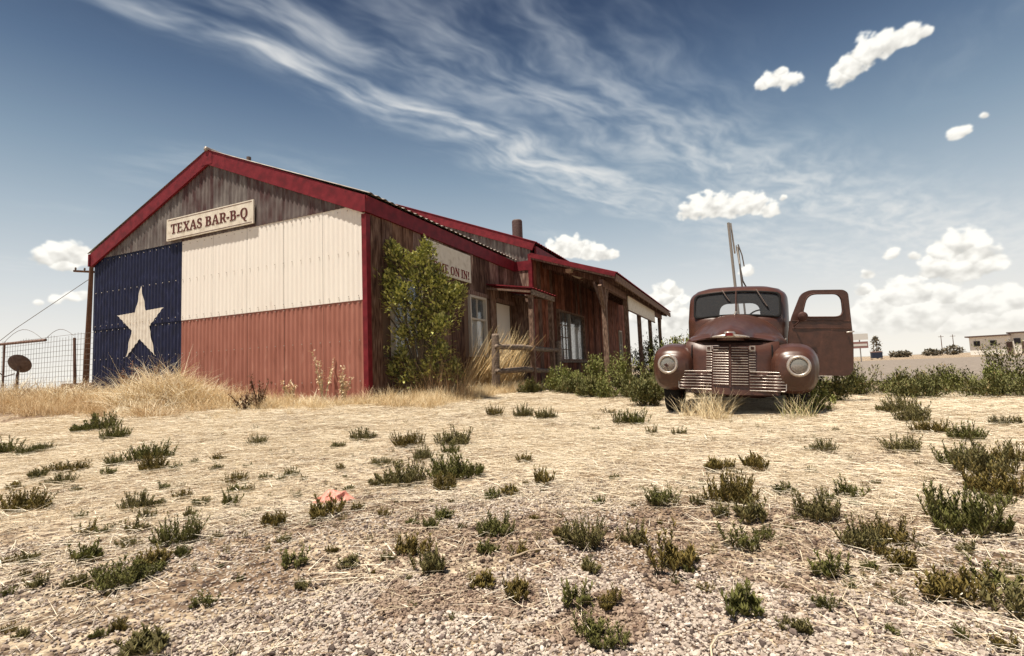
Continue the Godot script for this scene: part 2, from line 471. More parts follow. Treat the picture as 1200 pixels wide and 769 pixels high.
func make_ground() -> void:
	wobble.seed = 4; wobble.frequency = 0.6; wobble.fractal_octaves = 4
	var xs := lines([[-3000.0, -300.0, 900.0], [-300.0, -60.0, 40.0], [-60.0, -16.0, 2.0], [-16.0, -4.0, 0.25], [-4.0, 3.0, 0.05], [3.0, 12.0, 0.25], [12.0, 60.0, 4.0], [60.0, 300.0, 40.0], [300.0, 3000.0, 900.0]])
	var zs := lines([[-3000.0, -300.0, 900.0], [-300.0, -60.0, 40.0], [-60.0, -14.0, 2.0], [-14.0, -4.5, 0.2], [-4.5, 0.5, 0.05], [0.5, 8.0, 0.5], [8.0, 60.0, 8.0], [60.0, 3000.0, 980.0]])
	var b := Buf.new()
	for z in zs:
		for x in xs:
			var near := (1.0 - ss(6.0, 22.0, absf(x + 2.0))) * (1.0 - ss(9.0, 24.0, absf(z)))
			b.put(Vector3(x, gh(x, z) + near * (0.02 * wobble.get_noise_2d(x, z) + 0.008 * wobble.get_noise_2d(x * 6.0, z * 6.0)), z), Vector3.ZERO)
	var w := xs.size()
	for r in zs.size() - 1:
		for q in w - 1:
			var a := r * w + q
			b.tri(a, a + w, a + w + 1); b.tri(a, a + w + 1, a + 1)
	whole("ground", b, M.ground, Vector3.ZERO, "pale gravel and straw covered ground reaching the horizon", "", "", "structure")
	# the road lot beyond the truck
	b = Buf.new()
	b.face([Vector3(2.2, 0.004, -16.0), Vector3(-60.0, 0.004, -96.0), Vector3(120.0, 0.004, -78.0), Vector3(120.0, 0.004, -6.0), Vector3(12.0, 0.004, -10.0)])
	whole("road", b, M.asphalt, Vector3.ZERO, "pale grey asphalt road across the flat land behind the shrubs", "", "", "structure")

func lift(x: float, z: float) -> float:
	return gh(x, z) + 0.02 * wobble.get_noise_2d(x, z) + 0.008 * wobble.get_noise_2d(x * 6.0, z * 6.0)

# ---------------------------------------------------------------- building
const XL := -13.72
const XR := -5.74
const XM := -9.73
const ZF := -7.0
const ZR := -13.4
const ZB := -26.4
const XRR := -5.19
const PITCH := 0.4

func front_roof(x: float) -> float: return 5.27 - PITCH * absf(x - XM)
func rear_roof(x: float) -> float: return 5.98 - PITCH * absf(x - XM)

# a corrugated sheet standing across X between x0 and x1, its top and bottom given by height functions
func corrugated(x0: float, x1: float, bottom: Callable, top: Callable, z: float, amp := 0.009, pitch := 0.11) -> Buf:
	var b := Buf.new()
	var n := int(ceil((x1 - x0) / pitch * 8.0))
	for k in n + 1:
		var x := lerpf(x0, x1, float(k) / n)
		var zz := z + amp * cos(TAU * x / pitch) * (1.0 + 0.3 * wobble.get_noise_2d(x * 9.0, 3.0)) + 0.004 * wobble.get_noise_2d(x * 1.7, 8.0)
		b.put(Vector3(x, bottom.call(x), zz), Vector3.ZERO)
		b.put(Vector3(x, top.call(x), zz), Vector3.ZERO)
	for k in n:
		b.tri(k * 2, k * 2 + 1, k * 2 + 3); b.tri(k * 2, k * 2 + 3, k * 2 + 2)
	return b

# a sloping corrugated roof sheet between z0 and z1 whose ribs run down the slope from (xa, ya) to (xb, yb); with thickness
func roof_sheet(z0: float, z1: float, xa: float, ya: float, xb: float, yb: float) -> Buf:
	var b := Buf.new()
	var n := int(ceil(absf(z1 - z0) / 0.2 * 8.0))
	for side in 2:
		var base := b.v.size()
		for k in n + 1:
			var z := lerpf(z0, z1, float(k) / n)
			var up := 0.014 * cos(TAU * z / 0.2) - 0.004 * side
			b.put(Vector3(xa, ya + up, z), Vector3.ZERO); b.put(Vector3(xb, yb + up, z), Vector3.ZERO)
		for k in n:
			b.tri(base + k * 2, base + k * 2 + 1, base + k * 2 + 3); b.tri(base + k * 2, base + k * 2 + 3, base + k * 2 + 2)
	return b

# upright boards on a wall that faces +X; openings are Rect2(z_low, y_low, dz, dy)
func boards(root: Node3D, x: float, z_from: float, z_to: float, y0: Callable, y1: Callable, mats: Array, wide: float, openings: Array) -> void:
	var z := z_from
	while z > z_to + 0.02:
		var w := wide * rng.randf_range(0.82, 1.2)
		var za := maxf(z - w, z_to)
		if za - z_to < 0.09: za = z_to
		var spans := [[y0.call(z), y1.call((z + za) * 0.5)]]
		for o in openings:
			if za < o.end.x and z > o.position.x:
				var next := []
				for s in spans:
					if o.position.y - s[0] > 0.03: next.append([s[0], minf(s[1], o.position.y)])
					if s[1] - o.end.y > 0.03: next.append([maxf(s[0], o.end.y), s[1]])
				spans = next
		var out := rng.randf_range(0.0, 0.02)
		var m: Material = mats[rng.randi() % mats.size()]
		for s in spans:
			var b := Buf.new()
			var lean := rng.randf_range(-0.004, 0.004)
			b.box(Vector3(x + 0.012 + out, (s[0] + s[1]) * 0.5, (z + za) * 0.5), Vector3(0.024, s[1] - s[0], z - za - rng.randf_range(0.012, 0.03)), Basis(Vector3.RIGHT, lean))
			wpart(root, "plank", b, m)
		z = za

func sash_window(root: Node3D, x: float, z_near: float, z_far: float, y0: float, y1: float, split: float, bars: int) -> void:
	var w := Node3D.new(); w.name = "window"; root.add_child(w, true)
	w.transform = root.transform.affine_inverse()
	var b := Buf.new()
	var t := 0.055
	for yy in [y0 + t / 2, y1 - t / 2]: b.box(Vector3(x + 0.02, yy, (z_near + z_far) / 2), Vector3(0.09, t, z_near - z_far))
	for zz in [z_near - t / 2, z_far + t / 2]: b.box(Vector3(x + 0.021, (y0 + y1) / 2, zz), Vector3(0.088, y1 - y0 - 2 * t, t))
	part(w, "frame", b, M.frame_white)
	b = Buf.new()
	var ym := lerpf(y0, y1, split)
	b.box(Vector3(x + 0.012, ym, (z_near + z_far) / 2), Vector3(0.05, 0.045, z_near - z_far - 2 * t))
	part(w, "meeting_rail", b, M.frame_white)
	for k in bars:
		b = Buf.new()
		var zz := lerpf(z_near - t, z_far + t, float(k + 1) / (bars + 1))
		b.box(Vector3(x + 0.008, (ym + y1) / 2, zz), Vector3(0.03, y1 - ym - t, 0.02))
		part(w, "glazing_bar", b, M.frame_white)
	for s in [[y0 + t, ym - 0.023], [ym + 0.023, y1 - t]]:
		b = Buf.new()
		b.box(Vector3(x - 0.012, (s[0] + s[1]) / 2, (z_near + z_far) / 2), Vector3(0.006, s[1] - s[0], z_near - z_far - 2 * t))
		part(w, "pane", b, M.glass)
	b = Buf.new()
	b.box(Vector3(x - 0.06, (y0 + ym) / 2, (z_near + z_far) / 2), Vector3(0.012, ym - y0, z_near - z_far - 0.04))
	part(w, "blind", b, M.curtain)
	b = Buf.new()
	b.box(Vector3(x + 0.05, y0 - 0.02, (z_near + z_far) / 2), Vector3(0.13, 0.04, z_near - z_far + 0.12))
	part(w, "sill", b, M.timber)

func make_building() -> void:
	var root := thing("barbecue_house", Vector3(XM, 0.2, -13.0), "red trimmed barbecue house with lone star flag painted on its corrugated gable wall", "building")
	var b: Buf
	# closed dark cores behind the cladding, with openings left for the windows
	b = Buf.new()
	b.face([Vector3(XL + 0.02, 0.0, ZF - 0.03), Vector3(XL + 0.02, 3.62, ZF - 0.03), Vector3(XM, 5.2, ZF - 0.03), Vector3(XR - 0.04, 3.6, ZF - 0.03), Vector3(XR - 0.04, 0.0, ZF - 0.03)])
	b.box(Vector3(XL + 0.05, 1.8, (ZF + ZR) / 2 - 0.05), Vector3(0.1, 3.6, ZF - ZR - 0.1))
	wpart(root, "wall_framing", b, M.wall_lining)
	var win1 := Rect2(-8.62, 0.95, 0.98, 1.53)
	var win2 := Rect2(-11.48, 0.98, 0.87, 1.48)
	var door := Rect2(-13.08, 0.2, 0.88, 2.24)
	wall_core(root, XR - 0.005, ZF - 0.06, ZR, 0.0, 3.6, [win1, win2, door])
	# painted sheets of the gable wall: blue to the left, white over red to the right, bare rusted sheets above
	var lo := func(_x): return 0.02
	var lap := func(_x): return 1.955
	var lap_up := func(_x): return 1.94
	var band := func(_x): return 3.63
	var band_up := func(x): return minf(3.615, front_roof(x) - 0.03)
	var rake := func(x): return front_roof(x) - 0.02
	var cuts := [-13.72, -12.93, -12.15, -11.36, -10.57, -9.61, -8.64, -7.67, -6.71, -5.745]
	for k in 9:
		var x0: float = cuts[k] + 0.003; var x1: float = cuts[k + 1] - 0.003
		var blue := k < 4
		wpart(root, "metal_sheet", corrugated(x0, x1, lo, lap, ZF), M.paint_blue if blue else M.paint_red)
		wpart(root, "metal_sheet", corrugated(x0, x1, lap_up, func(x): return minf(3.63, front_roof(x) - 0.02), ZF + 0.012, 0.009 if blue else 0.0035), M.paint_blue if blue else M.paint_white)
		wpart(root, "metal_sheet", corrugated(x0, x1, band_up, rake, ZF + 0.024), [M.rusty_zinc, M.rusty_zinc, M.rustier_zinc][[0, 0, 0, 0, 2, 0, 2, 2, 2][k]])
	# the star painted over the ribs, cut from the same corrugation a little proud of the blue sheets
	var tips := [Vector2(-11.94, 2.82), Vector2(-11.16, 2.27), Vector2(-11.42, 1.26), Vector2(-12.42, 1.26), Vector2(-12.77, 2.22)]
	var star := PackedVector2Array()
	for k in 5:
		star.append(tips[k])
		star.append(Geometry2D.line_intersects_line(tips[k], tips[(k + 2) % 5] - tips[k], tips[(k + 1) % 5], tips[(k + 4) % 5] - tips[(k + 1) % 5]))
	b = Buf.new()
	var step := 0.011
	var sx := -12.775
	while sx < -11.16:
		for cell in Geometry2D.intersect_polygons(star, PackedVector2Array([Vector2(sx, 0.5), Vector2(sx + step, 0.5), Vector2(sx + step, 3.5), Vector2(sx, 3.5)])):
			var low := Vector2(9, 9); var high := Vector2(9, 9)
			for side in 2:
				var xx := sx + step * side
				var ys := []
				for p in cell:
					if absf(p.x - xx) < 0.0005: ys.append(p.y)
				if ys:
					low[side] = ys.min(); high[side] = ys.max()
			if low.x > 8.0: low.x = low.y; high.x = low.y
			if low.y > 8.0: low.y = low.x; high.y = low.x
			var z0 := 0.0155 + 0.009 * cos(TAU * sx / 0.11) * (1.0 + 0.3 * wobble.get_noise_2d(sx * 9.0, 3.0)) + 0.004 * wobble.get_noise_2d(sx * 1.7, 8.0)
			var z1 := 0.0155 + 0.009 * cos(TAU * (sx + step) / 0.11) * (1.0 + 0.3 * wobble.get_noise_2d((sx + step) * 9.0, 3.0)) + 0.004 * wobble.get_noise_2d((sx + step) * 1.7, 8.0)
			b.face([Vector3(sx, low.x, ZF + z0), Vector3(sx, high.x, ZF + z0), Vector3(sx + step, high.y, ZF + z1), Vector3(sx + step, low.y, ZF + z1)])
		sx += step
	wpart(root, "painted_star", b, M.star_paint)
	b = Buf.new()   # rows of roofing screws along the sheets
	for y in [0.55, 1.25, 1.9, 2.02, 2.8, 3.55]:
		for k in 36:
			var fx := XL + 0.11 + k * 0.22
			b.lathe([Vector2(0.0, 0.012), Vector2(0.008, 0.007), Vector2(0.010, 0.0)], 5, Vector3(fx, y, ZF + (0.018 if y > 1.95 else 0.006)), Basis(Vector3.RIGHT, PI / 2))
	var screws := wpart(root, "screw_rows", b, M.roof_zinc)
	screws.set_meta("kind", "stuff")
	# red trim: rakes, eaves, corner posts
	for s in [-1.0, 1.0]:
		b = Buf.new()
		var xe: float = XM + s * 4.04
		var y_e: float = front_roof(xe) + 0.09
		b.beam(Vector3(XM, 5.27 + 0.0, ZF + 0.06), Vector3(xe, y_e - 0.16, ZF + 0.06), 0.30, 0.05, Vector3(0, 0, 1))
		wpart(root, "rake_board", b, M.trim_red)
	b = Buf.new(); b.face([Vector3(XM - 0.16, 5.1, ZF + 0.09), Vector3(XM - 0.16, 5.365, ZF + 0.09), Vector3(XM, 5.425, ZF + 0.09), Vector3(XM + 0.16, 5.365, ZF + 0.09), Vector3(XM + 0.16, 5.1, ZF + 0.09)]); wpart(root, "apex_plate", b, M.trim_red)
	b = Buf.new(); b.box(Vector3(XR - 0.005, 1.78, ZF + 0.0), Vector3(0.1, 3.3, 0.11))
	wpart(root, "corner_post", b, M.trim_red)
	b = Buf.new(); b.box(Vector3(XR + 0.05, 3.595, (ZF + ZR) / 2 + 0.05), Vector3(0.05, 0.29, ZF - ZR + 0.12))
	wpart(root, "eave_board", b, M.trim_red)
	b = Buf.new(); b.box(Vector3(XL - 0.05, 3.595, (ZF + ZR) / 2 + 0.05), Vector3(0.05, 0.29, ZF - ZR + 0.12))
	wpart(root, "eave_board", b, M.trim_red)
	# front roof
	for s in [-1.0, 1.0]:
		for k in 7:
			var z0 := ZF + 0.1 - k * 0.93
			wpart(root, "roof_sheet", roof_sheet(z0, maxf(z0 - 0.95, ZR + 0.02), XM, 5.43, XM + s * 4.12, 5.43 - 4.12 * PITCH), M.roof_zinc)
	b = Buf.new()
	b.tube([Vector3(XM, 5.43, ZF + 0.12), Vector3(XM, 5.43, ZR)], [0.05], 8)
	wpart(root, "ridge_cap", b, M.roof_zinc)
	b = Buf.new(); b.lathe([Vector2(0.0, 0.2), Vector2(0.05, 0.2), Vector2(0.05, -0.1), Vector2(0.0, -0.1)], 10, Vector3(-9.78, 5.46, -7.95))
	wpart(root, "vent_pipe", b, M.dish_metal)
	# side wall of boards, windows and door
	var foot := func(z): return gh(XR, z) - 0.02
	var head := func(_z): return 3.5
	boards(root, XR, ZF - 0.06, ZR, foot, head, [M.board_grey_0, M.board_grey_1, M.board_grey_2, M.board_grey_3, M.board_grey_1, M.board_dark], 0.29, [win1, win2, door])
	sash_window(root, XR, -7.64, -8.62, 0.95, 2.48, 0.42, 1)
	sash_window(root, XR, -10.61, -11.48, 0.98, 2.46, 0.62, 1)
	for w in [[win1, 0.12], [win2, 0.1], [door, 0.1]]:
		b = Buf.new()
		b.box(Vector3(XR + 0.045, w[0].end.y + 0.05, w[0].get_center().x), Vector3(0.05, w[1], w[0].size.x + 0.2))
		wpart(root, "lintel", b, M.board_dark)
	b = Buf.new(); b.box(Vector3(XR - 0.04, 1.32, -12.64), Vector3(0.04, 2.22, 0.86))
	var d := wpart(root, "door", b, M.far_wall)
	b = Buf.new(); b.lathe([Vector2(0.0, 0.06), Vector2(0.03, 0.05), Vector2(0.03, 0.02), Vector2(0.012, 0.0)], 10, Vector3(XR - 0.02, 1.25, -12.95), Basis(Vector3(0, 0, 1), -PI / 2))
	wpart(d, "knob", b, M.chrome)
	# small awning over the door
	b = Buf.new()
	b.beam(Vector3(XR, 2.73, -11.62), Vector3(-4.52, 2.53, -11.62), 0.05, 0.13, Vector3(0, 0, 1))
	var aw := wpart(root, "awning_rafter", b, M.timber)
	b = Buf.new(); b.beam(Vector3(XR, 2.73, -13.24), Vector3(-4.52, 2.53, -13.24), 0.05, 0.13, Vector3(0, 0, 1)); wpart(root, "awning_rafter", b, M.timber)
	b = Buf.new(); b.box(Vector3(-4.5, 2.52, -12.43), Vector3(0.045, 0.13, 1.66)); wpart(root, "awning_fascia", b, M.rail_wood)
	wpart(root, "awning_sheet", roof_sheet(-11.54, -13.32, XR, 2.83, -4.42, 2.61), M.roof_red)
	b = Buf.new(); b.box(Vector3(-5.08, 2.725, -11.555), Vector3(1.26, 0.035, 0.02), Basis(Vector3(0, 0, 1), -0.163)); wpart(root, "awning_edge", b, M.trim_red)
	for zz in [-11.72, -13.16]:
		b = Buf.new(); b.box(Vector3(-4.58, 1.29, zz), Vector3(0.11, 2.36, 0.11)); wpart(root, "awning_post", b, M.timber)
	# rear section: gable wall above the front roof, corner post, trim
	b = Buf.new()
	b.face([Vector3(-14.27, 0.0, ZR - 0.03), Vector3(-14.27, 4.1, ZR - 0.03), Vector3(XM, 5.9, ZR - 0.03), Vector3(XRR - 0.02, 4.05, ZR - 0.03), Vector3(XRR - 0.02, 0.0, ZR - 0.03)])
	b.box(Vector3(-14.22, 2.0, (ZR + ZB) / 2), Vector3(0.1, 4.0, ZR - ZB - 0.1))
	b.box(Vector3((-14.22 + XRR) / 2, 2.0, ZB), Vector3(9.0, 4.0, 0.1))
	wpart(root, "wall_framing", b, M.wall_lining)
	for k in 9:
		var x0 := -14.25 + k * 1.007
		wpart(root, "metal_sheet", corrugated(x0 + 0.003, x0 + 1.004, func(_x): return 3.6, func(x): return rear_roof(x) - 0.05, ZR, 0.009), M.rusty_zinc)
	for k in 2:
		b = Buf.new(); b.box(Vector3(-5.6 + k * 0.27, 1.85, ZR + 0.012), Vector3(0.26, 3.4, 0.024)); wpart(root, "plank", b, M.board_grey)
	b = Buf.new(); b.box(Vector3(-5.47, 3.585, ZR + 0.03), Vector3(0.56, 0.27, 0.03)); wpart(root, "eave_board", b, M.trim_red)
	for s in [-1.0, 1.0]:
		b = Buf.new()
		b.beam(Vector3(XM, 5.98, ZR + 0.06), Vector3(XM + s * 4.68, 5.98 - 4.68 * PITCH, ZR + 0.06), 0.26, 0.05, Vector3(0, 0, 1))
		wpart(root, "rake_board", b, M.trim_red)
	b = Buf.new(); b.box(Vector3(XRR - 0.005, 2.0, ZR + 0.005), Vector3(0.11, 3.8, 0.11)); wpart(root, "corner_post", b, M.trim_red)
	b = Buf.new(); b.box(Vector3(-5.03, 4.0, (ZR + ZB) / 2), Vector3(0.05, 0.22, ZR - ZB)); wpart(root, "eave_board", b, M.trim_red)
	for s in [-1.0, 1.0]:
		for k in 7:
			var z0 := ZR + 0.1 - k * 1.87
			wpart(root, "roof_sheet", roof_sheet(z0, z0 - 1.9, XM, 6.12, XM + s * 4.76, 6.12 - 4.76 * PITCH), M.roof_red if s > 0 else M.roof_zinc)
	b = Buf.new(); b.lathe([Vector2(0.0, 1.25), Vector2(0.17, 1.25), Vector2(0.19, 1.2), Vector2(0.19, -0.1)], 20, Vector3(-7.05, 4.85, -17.0)); wpart(root, "chimney_pipe", b, M.dish_metal)
	# rear side wall under the porch
	var pwin := Rect2(-18.5, 0.87, 2.95, 1.66)
	var fwin := Rect2(-25.25, 0.95, 0.6, 1.4)
	wall_core(root, XRR - 0.005, ZR - 0.04, ZB, 0.0, 4.0, [pwin, fwin])
	boards(root, XRR, ZR - 0.06, ZB, func(z): return gh(XRR, z) - 0.02, func(_z): return 3.95, [M.board_red_0, M.board_red_1, M.board_red_2, M.board_red_3, M.board_grey_1], 0.27, [pwin, fwin])
	var w := Node3D.new(); w.name = "window"; root.add_child(w, true); w.transform = root.transform.affine_inverse()
	b = Buf.new()
	for yy in [0.9, 2.5]: b.box(Vector3(XRR + 0.025, yy, -17.025), Vector3(0.1, 0.06, 2.95))
	for zz in [-15.58, -18.47]: b.box(Vector3(XRR + 0.026, 1.7, zz), Vector3(0.098, 1.54, 0.06))
	part(w, "frame", b, M.timber)
	b = Buf.new(); b.box(Vector3(XRR + 0.02, 1.7, -16.75), Vector3(0.07, 1.54, 0.07)); part(w, "mullion", b, M.sign_metal)
	for zz in [[-15.61, -16.71], [-16.79, -18.44]]:
		b = Buf.new(); b.box(Vector3(XRR - 0.005, 1.7, (zz[0] + zz[1]) / 2), Vector3(0.006, 1.54, zz[0] - zz[1])); part(w, "pane", b, M.glass)
	for k in 2:
		b = Buf.new(); b.box(Vector3(XRR + 0.01, 1.7, -15.98 - k * 0.36), Vector3(0.02, 1.54, 0.02)); part(w, "glazing_bar", b, M.wall_lining)
	for k in 3:
		b = Buf.new(); b.box(Vector3(XRR + 0.01, 1.25 + k * 0.4, -16.16), Vector3(0.018, 0.02, 1.1)); part(w, "glazing_bar", b, M.wall_lining)
	b = Buf.new(); b.box(Vector3(XRR - 0.08, 1.42, -16.55), Vector3(0.01, 1.02, 0.5)); part(w, "blind", b, M.curtain)
	b = Buf.new(); b.box(Vector3(XRR - 0.08, 1.5, -17.5), Vector3(0.01, 1.18, 1.25)); part(w, "blind", b, M.curtain)
	b = Buf.new(); b.box(Vector3(XRR + 0.06, 0.84, -17.025), Vector3(0.15, 0.05, 3.1)); part(w, "sill", b, M.rail_wood)
	sash_window(root, XRR, -24.65, -25.25, 0.95, 2.35, 0.5, 0)
	# porch: roof, rafters, beam, posts and eave
	for k in 6:
		var z0 := ZR + 0.1 - k * 1.98
		wpart(root, "porch_sheet", roof_sheet(z0, z0 - 2.0, XRR, 3.92, -2.74, 3.095), M.roof_red)
	wpart(root, "porch_ceiling", porch_boards(), M.board_dark)
	b = Buf.new(); b.beam(Vector3(XRR + 0.04, 3.85, ZR + 0.08), Vector3(-2.79, 3.04, ZR + 0.08), 0.13, 0.04, Vector3(0, 0, 1)); wpart(root, "porch_rake", b, M.trim_red)
	b = Buf.new(); b.beam(Vector3(XRR + 0.04, 3.765, ZR + 0.06), Vector3(-2.83, 2.965, ZR + 0.06), 0.06, 0.04, Vector3(0, 0, 1)); wpart(root, "porch_rake", b, M.timber)
	for k in 11:
		b = Buf.new()
		var zz := ZR - 0.9 - k * 1.06
		b.beam(Vector3(XRR + 0.02, 3.72, zz), Vector3(-2.9, 2.93, zz), 0.14, 0.05, Vector3(0, 0, 1)); wpart(root, "rafter", b, M.board_dark)
	b = Buf.new(); b.box(Vector3(-2.8, 2.96, -19.3), Vector3(0.045, 0.19, 11.9)); wpart(root, "porch_fascia", b, M.timber)
	b = Buf.new(); b.box(Vector3(-3.2, 2.86, -19.2), Vector3(0.1, 0.2, 11.6)); wpart(root, "porch_beam", b, M.board_dark)
	for zz in [-13.62, -16.6, -18.95, -21.45, -24.35]:
		b = Buf.new()
		var y0: float = gh(-3.2, zz) - 0.05
		b.box(Vector3(-3.2, (y0 + 2.76) / 2, zz), Vector3(0.13, 2.76 - y0, 0.13)); wpart(root, "porch_post", b, M.timber)
		for s in [-1.0, 1.0]:
			if s > 0 and zz < -14.0: continue
			b = Buf.new(); b.beam(Vector3(-3.2, 2.22, zz + s * 0.06), Vector3(-3.2, 2.78, zz + s * 0.4), 0.09, 0.09); wpart(root, "brace", b, M.timber)
		if zz > -14.0:
			b = Buf.new(); b.beam(Vector3(-3.26, 2.3, zz), Vector3(-3.44, 2.95, zz), 0.09, 0.08); wpart(root, "brace", b, M.timber)
	b = Buf.new(); b.box(Vector3(-4.3, 3.44, -14.93), Vector3(0.16, 0.09, 1.75)); var lf := wpart(root, "strip_light", b, M.lamp_housing)
	for zz in [-14.2, -15.6]:
		b = Buf.new(); b.box(Vector3(-4.3, 3.51, zz), Vector3(0.05, 0.06, 0.05)); wpart(lf, "bracket", b, M.timber)
	# signs
	var sg := thing("sign_board", Vector3(-9.68, 3.9, ZF + 0.07), "long white board lettered TEXAS BAR-B-Q high on the gable", "sign")
	b = Buf.new(); b.box(Vector3.ZERO, Vector3(2.6, 0.47, 0.03)); part(sg, "board", b, M.sign_white)
	b = Buf.new()
	for s in [-1.0, 1.0]: b.box(Vector3(0, s * 0.205, 0.017), Vector3(2.52, 0.008, 0.004))
	part(sg, "border_line", b, M.letter_brown)
	lettering(sg, "TEXAS BAR-B-Q", "Droid Serif", 2.3, 0.27, M.letter_brown, Vector3(0, 0.0, 0.016), Basis())
	sg = thing("welcome_board", Vector3(XR + 0.055, 3.06, -9.72), "white board lettered COME ON IN! under the side eave behind the bush", "sign")
	b = Buf.new(); b.box(Vector3.ZERO, Vector3(0.03, 0.66, 1.92)); part(sg, "board", b, M.sign_white)
	lettering(sg, "COME ON IN!", "Droid Serif", 1.72, 0.2, M.letter_red, Vector3(0.016, -0.18, 0.0), Basis(Vector3.UP, PI / 2))
	sg = thing("porch_board", Vector3(-3.11, 2.65, -19.4), "long faded white board hung between the porch posts", "sign")
	b = Buf.new(); b.box(Vector3.ZERO, Vector3(0.03, 0.48, 5.7)); part(sg, "board", b, M.sign_white)
	b = Buf.new()
	for s in [-1.0, 1.0]: b.box(Vector3(0.002, s * 0.245, 0), Vector3(0.04, 0.03, 5.74))
	part(sg, "edging", b, M.timber)

func porch_boards() -> Buf:
	var b := Buf.new()
	for k in 9:
		var t0 := k / 9.0; var t1 := (k + 1) / 9.0 - 0.006
		b.beam(Vector3(lerpf(XRR, -2.82, t0), lerpf(3.84, 3.04, t0), -19.3), Vector3(lerpf(XRR, -2.82, t1), lerpf(3.84, 3.04, t1), -19.3), 0.02, 11.75, Vector3(0, 0, 1))
	return b

func lettering(parent: Node3D, words: String, face: String, wide: float, high: float, m: Material, at: Vector3, basis: Basis) -> void:
	var f := SystemFont.new()
	f.font_names = PackedStringArray([face]); f.font_weight = 700
	var t := TextMesh.new()
	t.text = words; t.font = f; t.font_size = 64; t.pixel_size = 0.01; t.depth = 0.012
	var o := MeshInstance3D.new()
	o.name = "lettering"; o.mesh = t; o.material_override = m
	parent.add_child(o, true)
	var size := t.get_aabb().size
	o.transform = Transform3D(basis * Basis.from_scale(Vector3(wide / size.x, high / size.y, 1.0)), at)

# a thin dark wall behind the boards of a side that faces +X, built round its openings
func wall_core(root: Node3D, x: float, z0: float, z1: float, y0: float, y1: float, openings: Array) -> void:
	var b := Buf.new()
	var marks := [z0, z1]
	for o in openings:
		marks.append(o.position.x); marks.append(o.end.x)
	marks.sort()
	for k in marks.size() - 1:
		var a: float = marks[k]; var c: float = marks[k + 1]
		if c - a < 0.001: continue
		var mid := (a + c) / 2
		var spans := [[y0, y1]]
		for o in openings:
			if mid > o.position.x and mid < o.end.x: spans = [[y0, o.position.y], [o.end.y, y1]]
		for s in spans: b.box(Vector3(x - 0.05, (s[0] + s[1]) / 2, mid), Vector3(0.1, s[1] - s[0], c - a))
	wpart(root, "wall_framing", b, M.wall_lining)

# ---------------------------------------------------------------- pickup (own axes: +X to the right seen from the front, +Z forward)
func super_ring(cx: float, cy: float, a: float, bu: float, bd: float, z: float, e: float, n: int) -> PackedVector3Array:
	var r := PackedVector3Array()
	for k in n:
		var t := TAU * k / n
		var c := cos(t); var s := sin(t)
		r.append(Vector3(cx + a * signf(c) * pow(absf(c), 2.0 / e), cy + (bu if s > 0 else bd) * signf(s) * pow(absf(s), 2.0 / e), z))
	return r

func interp(table: Array, x: float, col: int) -> float:
	for k in range(1, table.size()):
		if x <= table[k][0]:
			var t: float = (x - table[k - 1][0]) / (table[k][0] - table[k - 1][0])
			t = t * t * (3.0 - 2.0 * t) * 0.5 + t * 0.5
			return lerpf(table[k - 1][col], table[k][col], t)
	return table[-1][col]

func fender(s: float) -> Buf:
	var b := Buf.new()
	var rings := []
	# distance behind the front tip: outer x, inner x, top y, bottom y
	var sec := [[0.0, 0.70, 0.62, 0.60, 0.54], [0.02, 0.77, 0.55, 0.685, 0.45], [0.05, 0.82, 0.50, 0.735, 0.385], [0.10, 0.865, 0.455, 0.785, 0.325], [0.18, 0.90, 0.425, 0.83, 0.285], [0.28, 0.92, 0.415, 0.855, 0.27], [0.45, 0.925, 0.41, 0.875, 0.28], [0.7, 0.92, 0.41, 0.875, 0.30], [0.95, 0.905, 0.42, 0.83, 0.32], [1.2, 0.885, 0.44, 0.72, 0.34], [1.45, 0.865, 0.46, 0.56, 0.36], [1.62, 0.85, 0.48, 0.44, 0.38]]
	var d := 0.0
	while d <= 1.621:
		var xo := interp(sec, d, 1); var xi := interp(sec, d, 2); var yt := interp(sec, d, 3); var yb := interp(sec, d, 4)
		var cy := lerpf(yb, yt, 0.52)
		var ring := super_ring(s * (xo + xi) / 2, cy, (xo - xi) / 2, yt - cy, cy - yb, 0.115 - d, 2.7, 40)
		var z := 0.115 - d
		var q := 0.43 * 0.43 - (z + 0.50) * (z + 0.50)
		if q > 0.0:   # wheel arch
			var arch := minf(0.33 + sqrt(q), yt - 0.05)
			for k in ring.size(): ring[k].y = maxf(ring[k].y, minf(arch, arch))
		rings.append(ring)
		d += 0.012 if d < 0.1 else 0.03
	b.loft(rings, true, true, true)
	return b

func shell_z(x: float, y: float) -> float:
	return 0.045 + 0.07 * (0.86 - y) / 0.56 - 0.20 * absf(x) - 0.30 * x * x

func grille_bar(parent: Node3D, x0: float, x1: float, y: float, r: float, m: Material) -> void:
	var b := Buf.new()
	var pts := []
	for k in 5:
		var x := lerpf(x0, x1, k / 4.0)
		pts.append(Vector3(x, y, shell_z(x, y) + 0.016))
	b.tube(pts, [r], 6)
	part(parent, "bar", b, m)

func rounded(poly: PackedVector2Array, radius: float) -> PackedVector2Array:
	var out := PackedVector2Array()
	var n := poly.size()
	for k in n:
		var p := poly[k]; var a := poly[(k + n - 1) % n]; var c := poly[(k + 1) % n]
		var r := minf(radius, minf((a - p).length(), (c - p).length()) * 0.48)
		var p0 := p + (a - p).normalized() * r; var p1 := p + (c - p).normalized() * r
		for j in 7:
			var t := j / 6.0
			out.append(p0.lerp(p, t).lerp(p.lerp(p1, t), t))
	return out

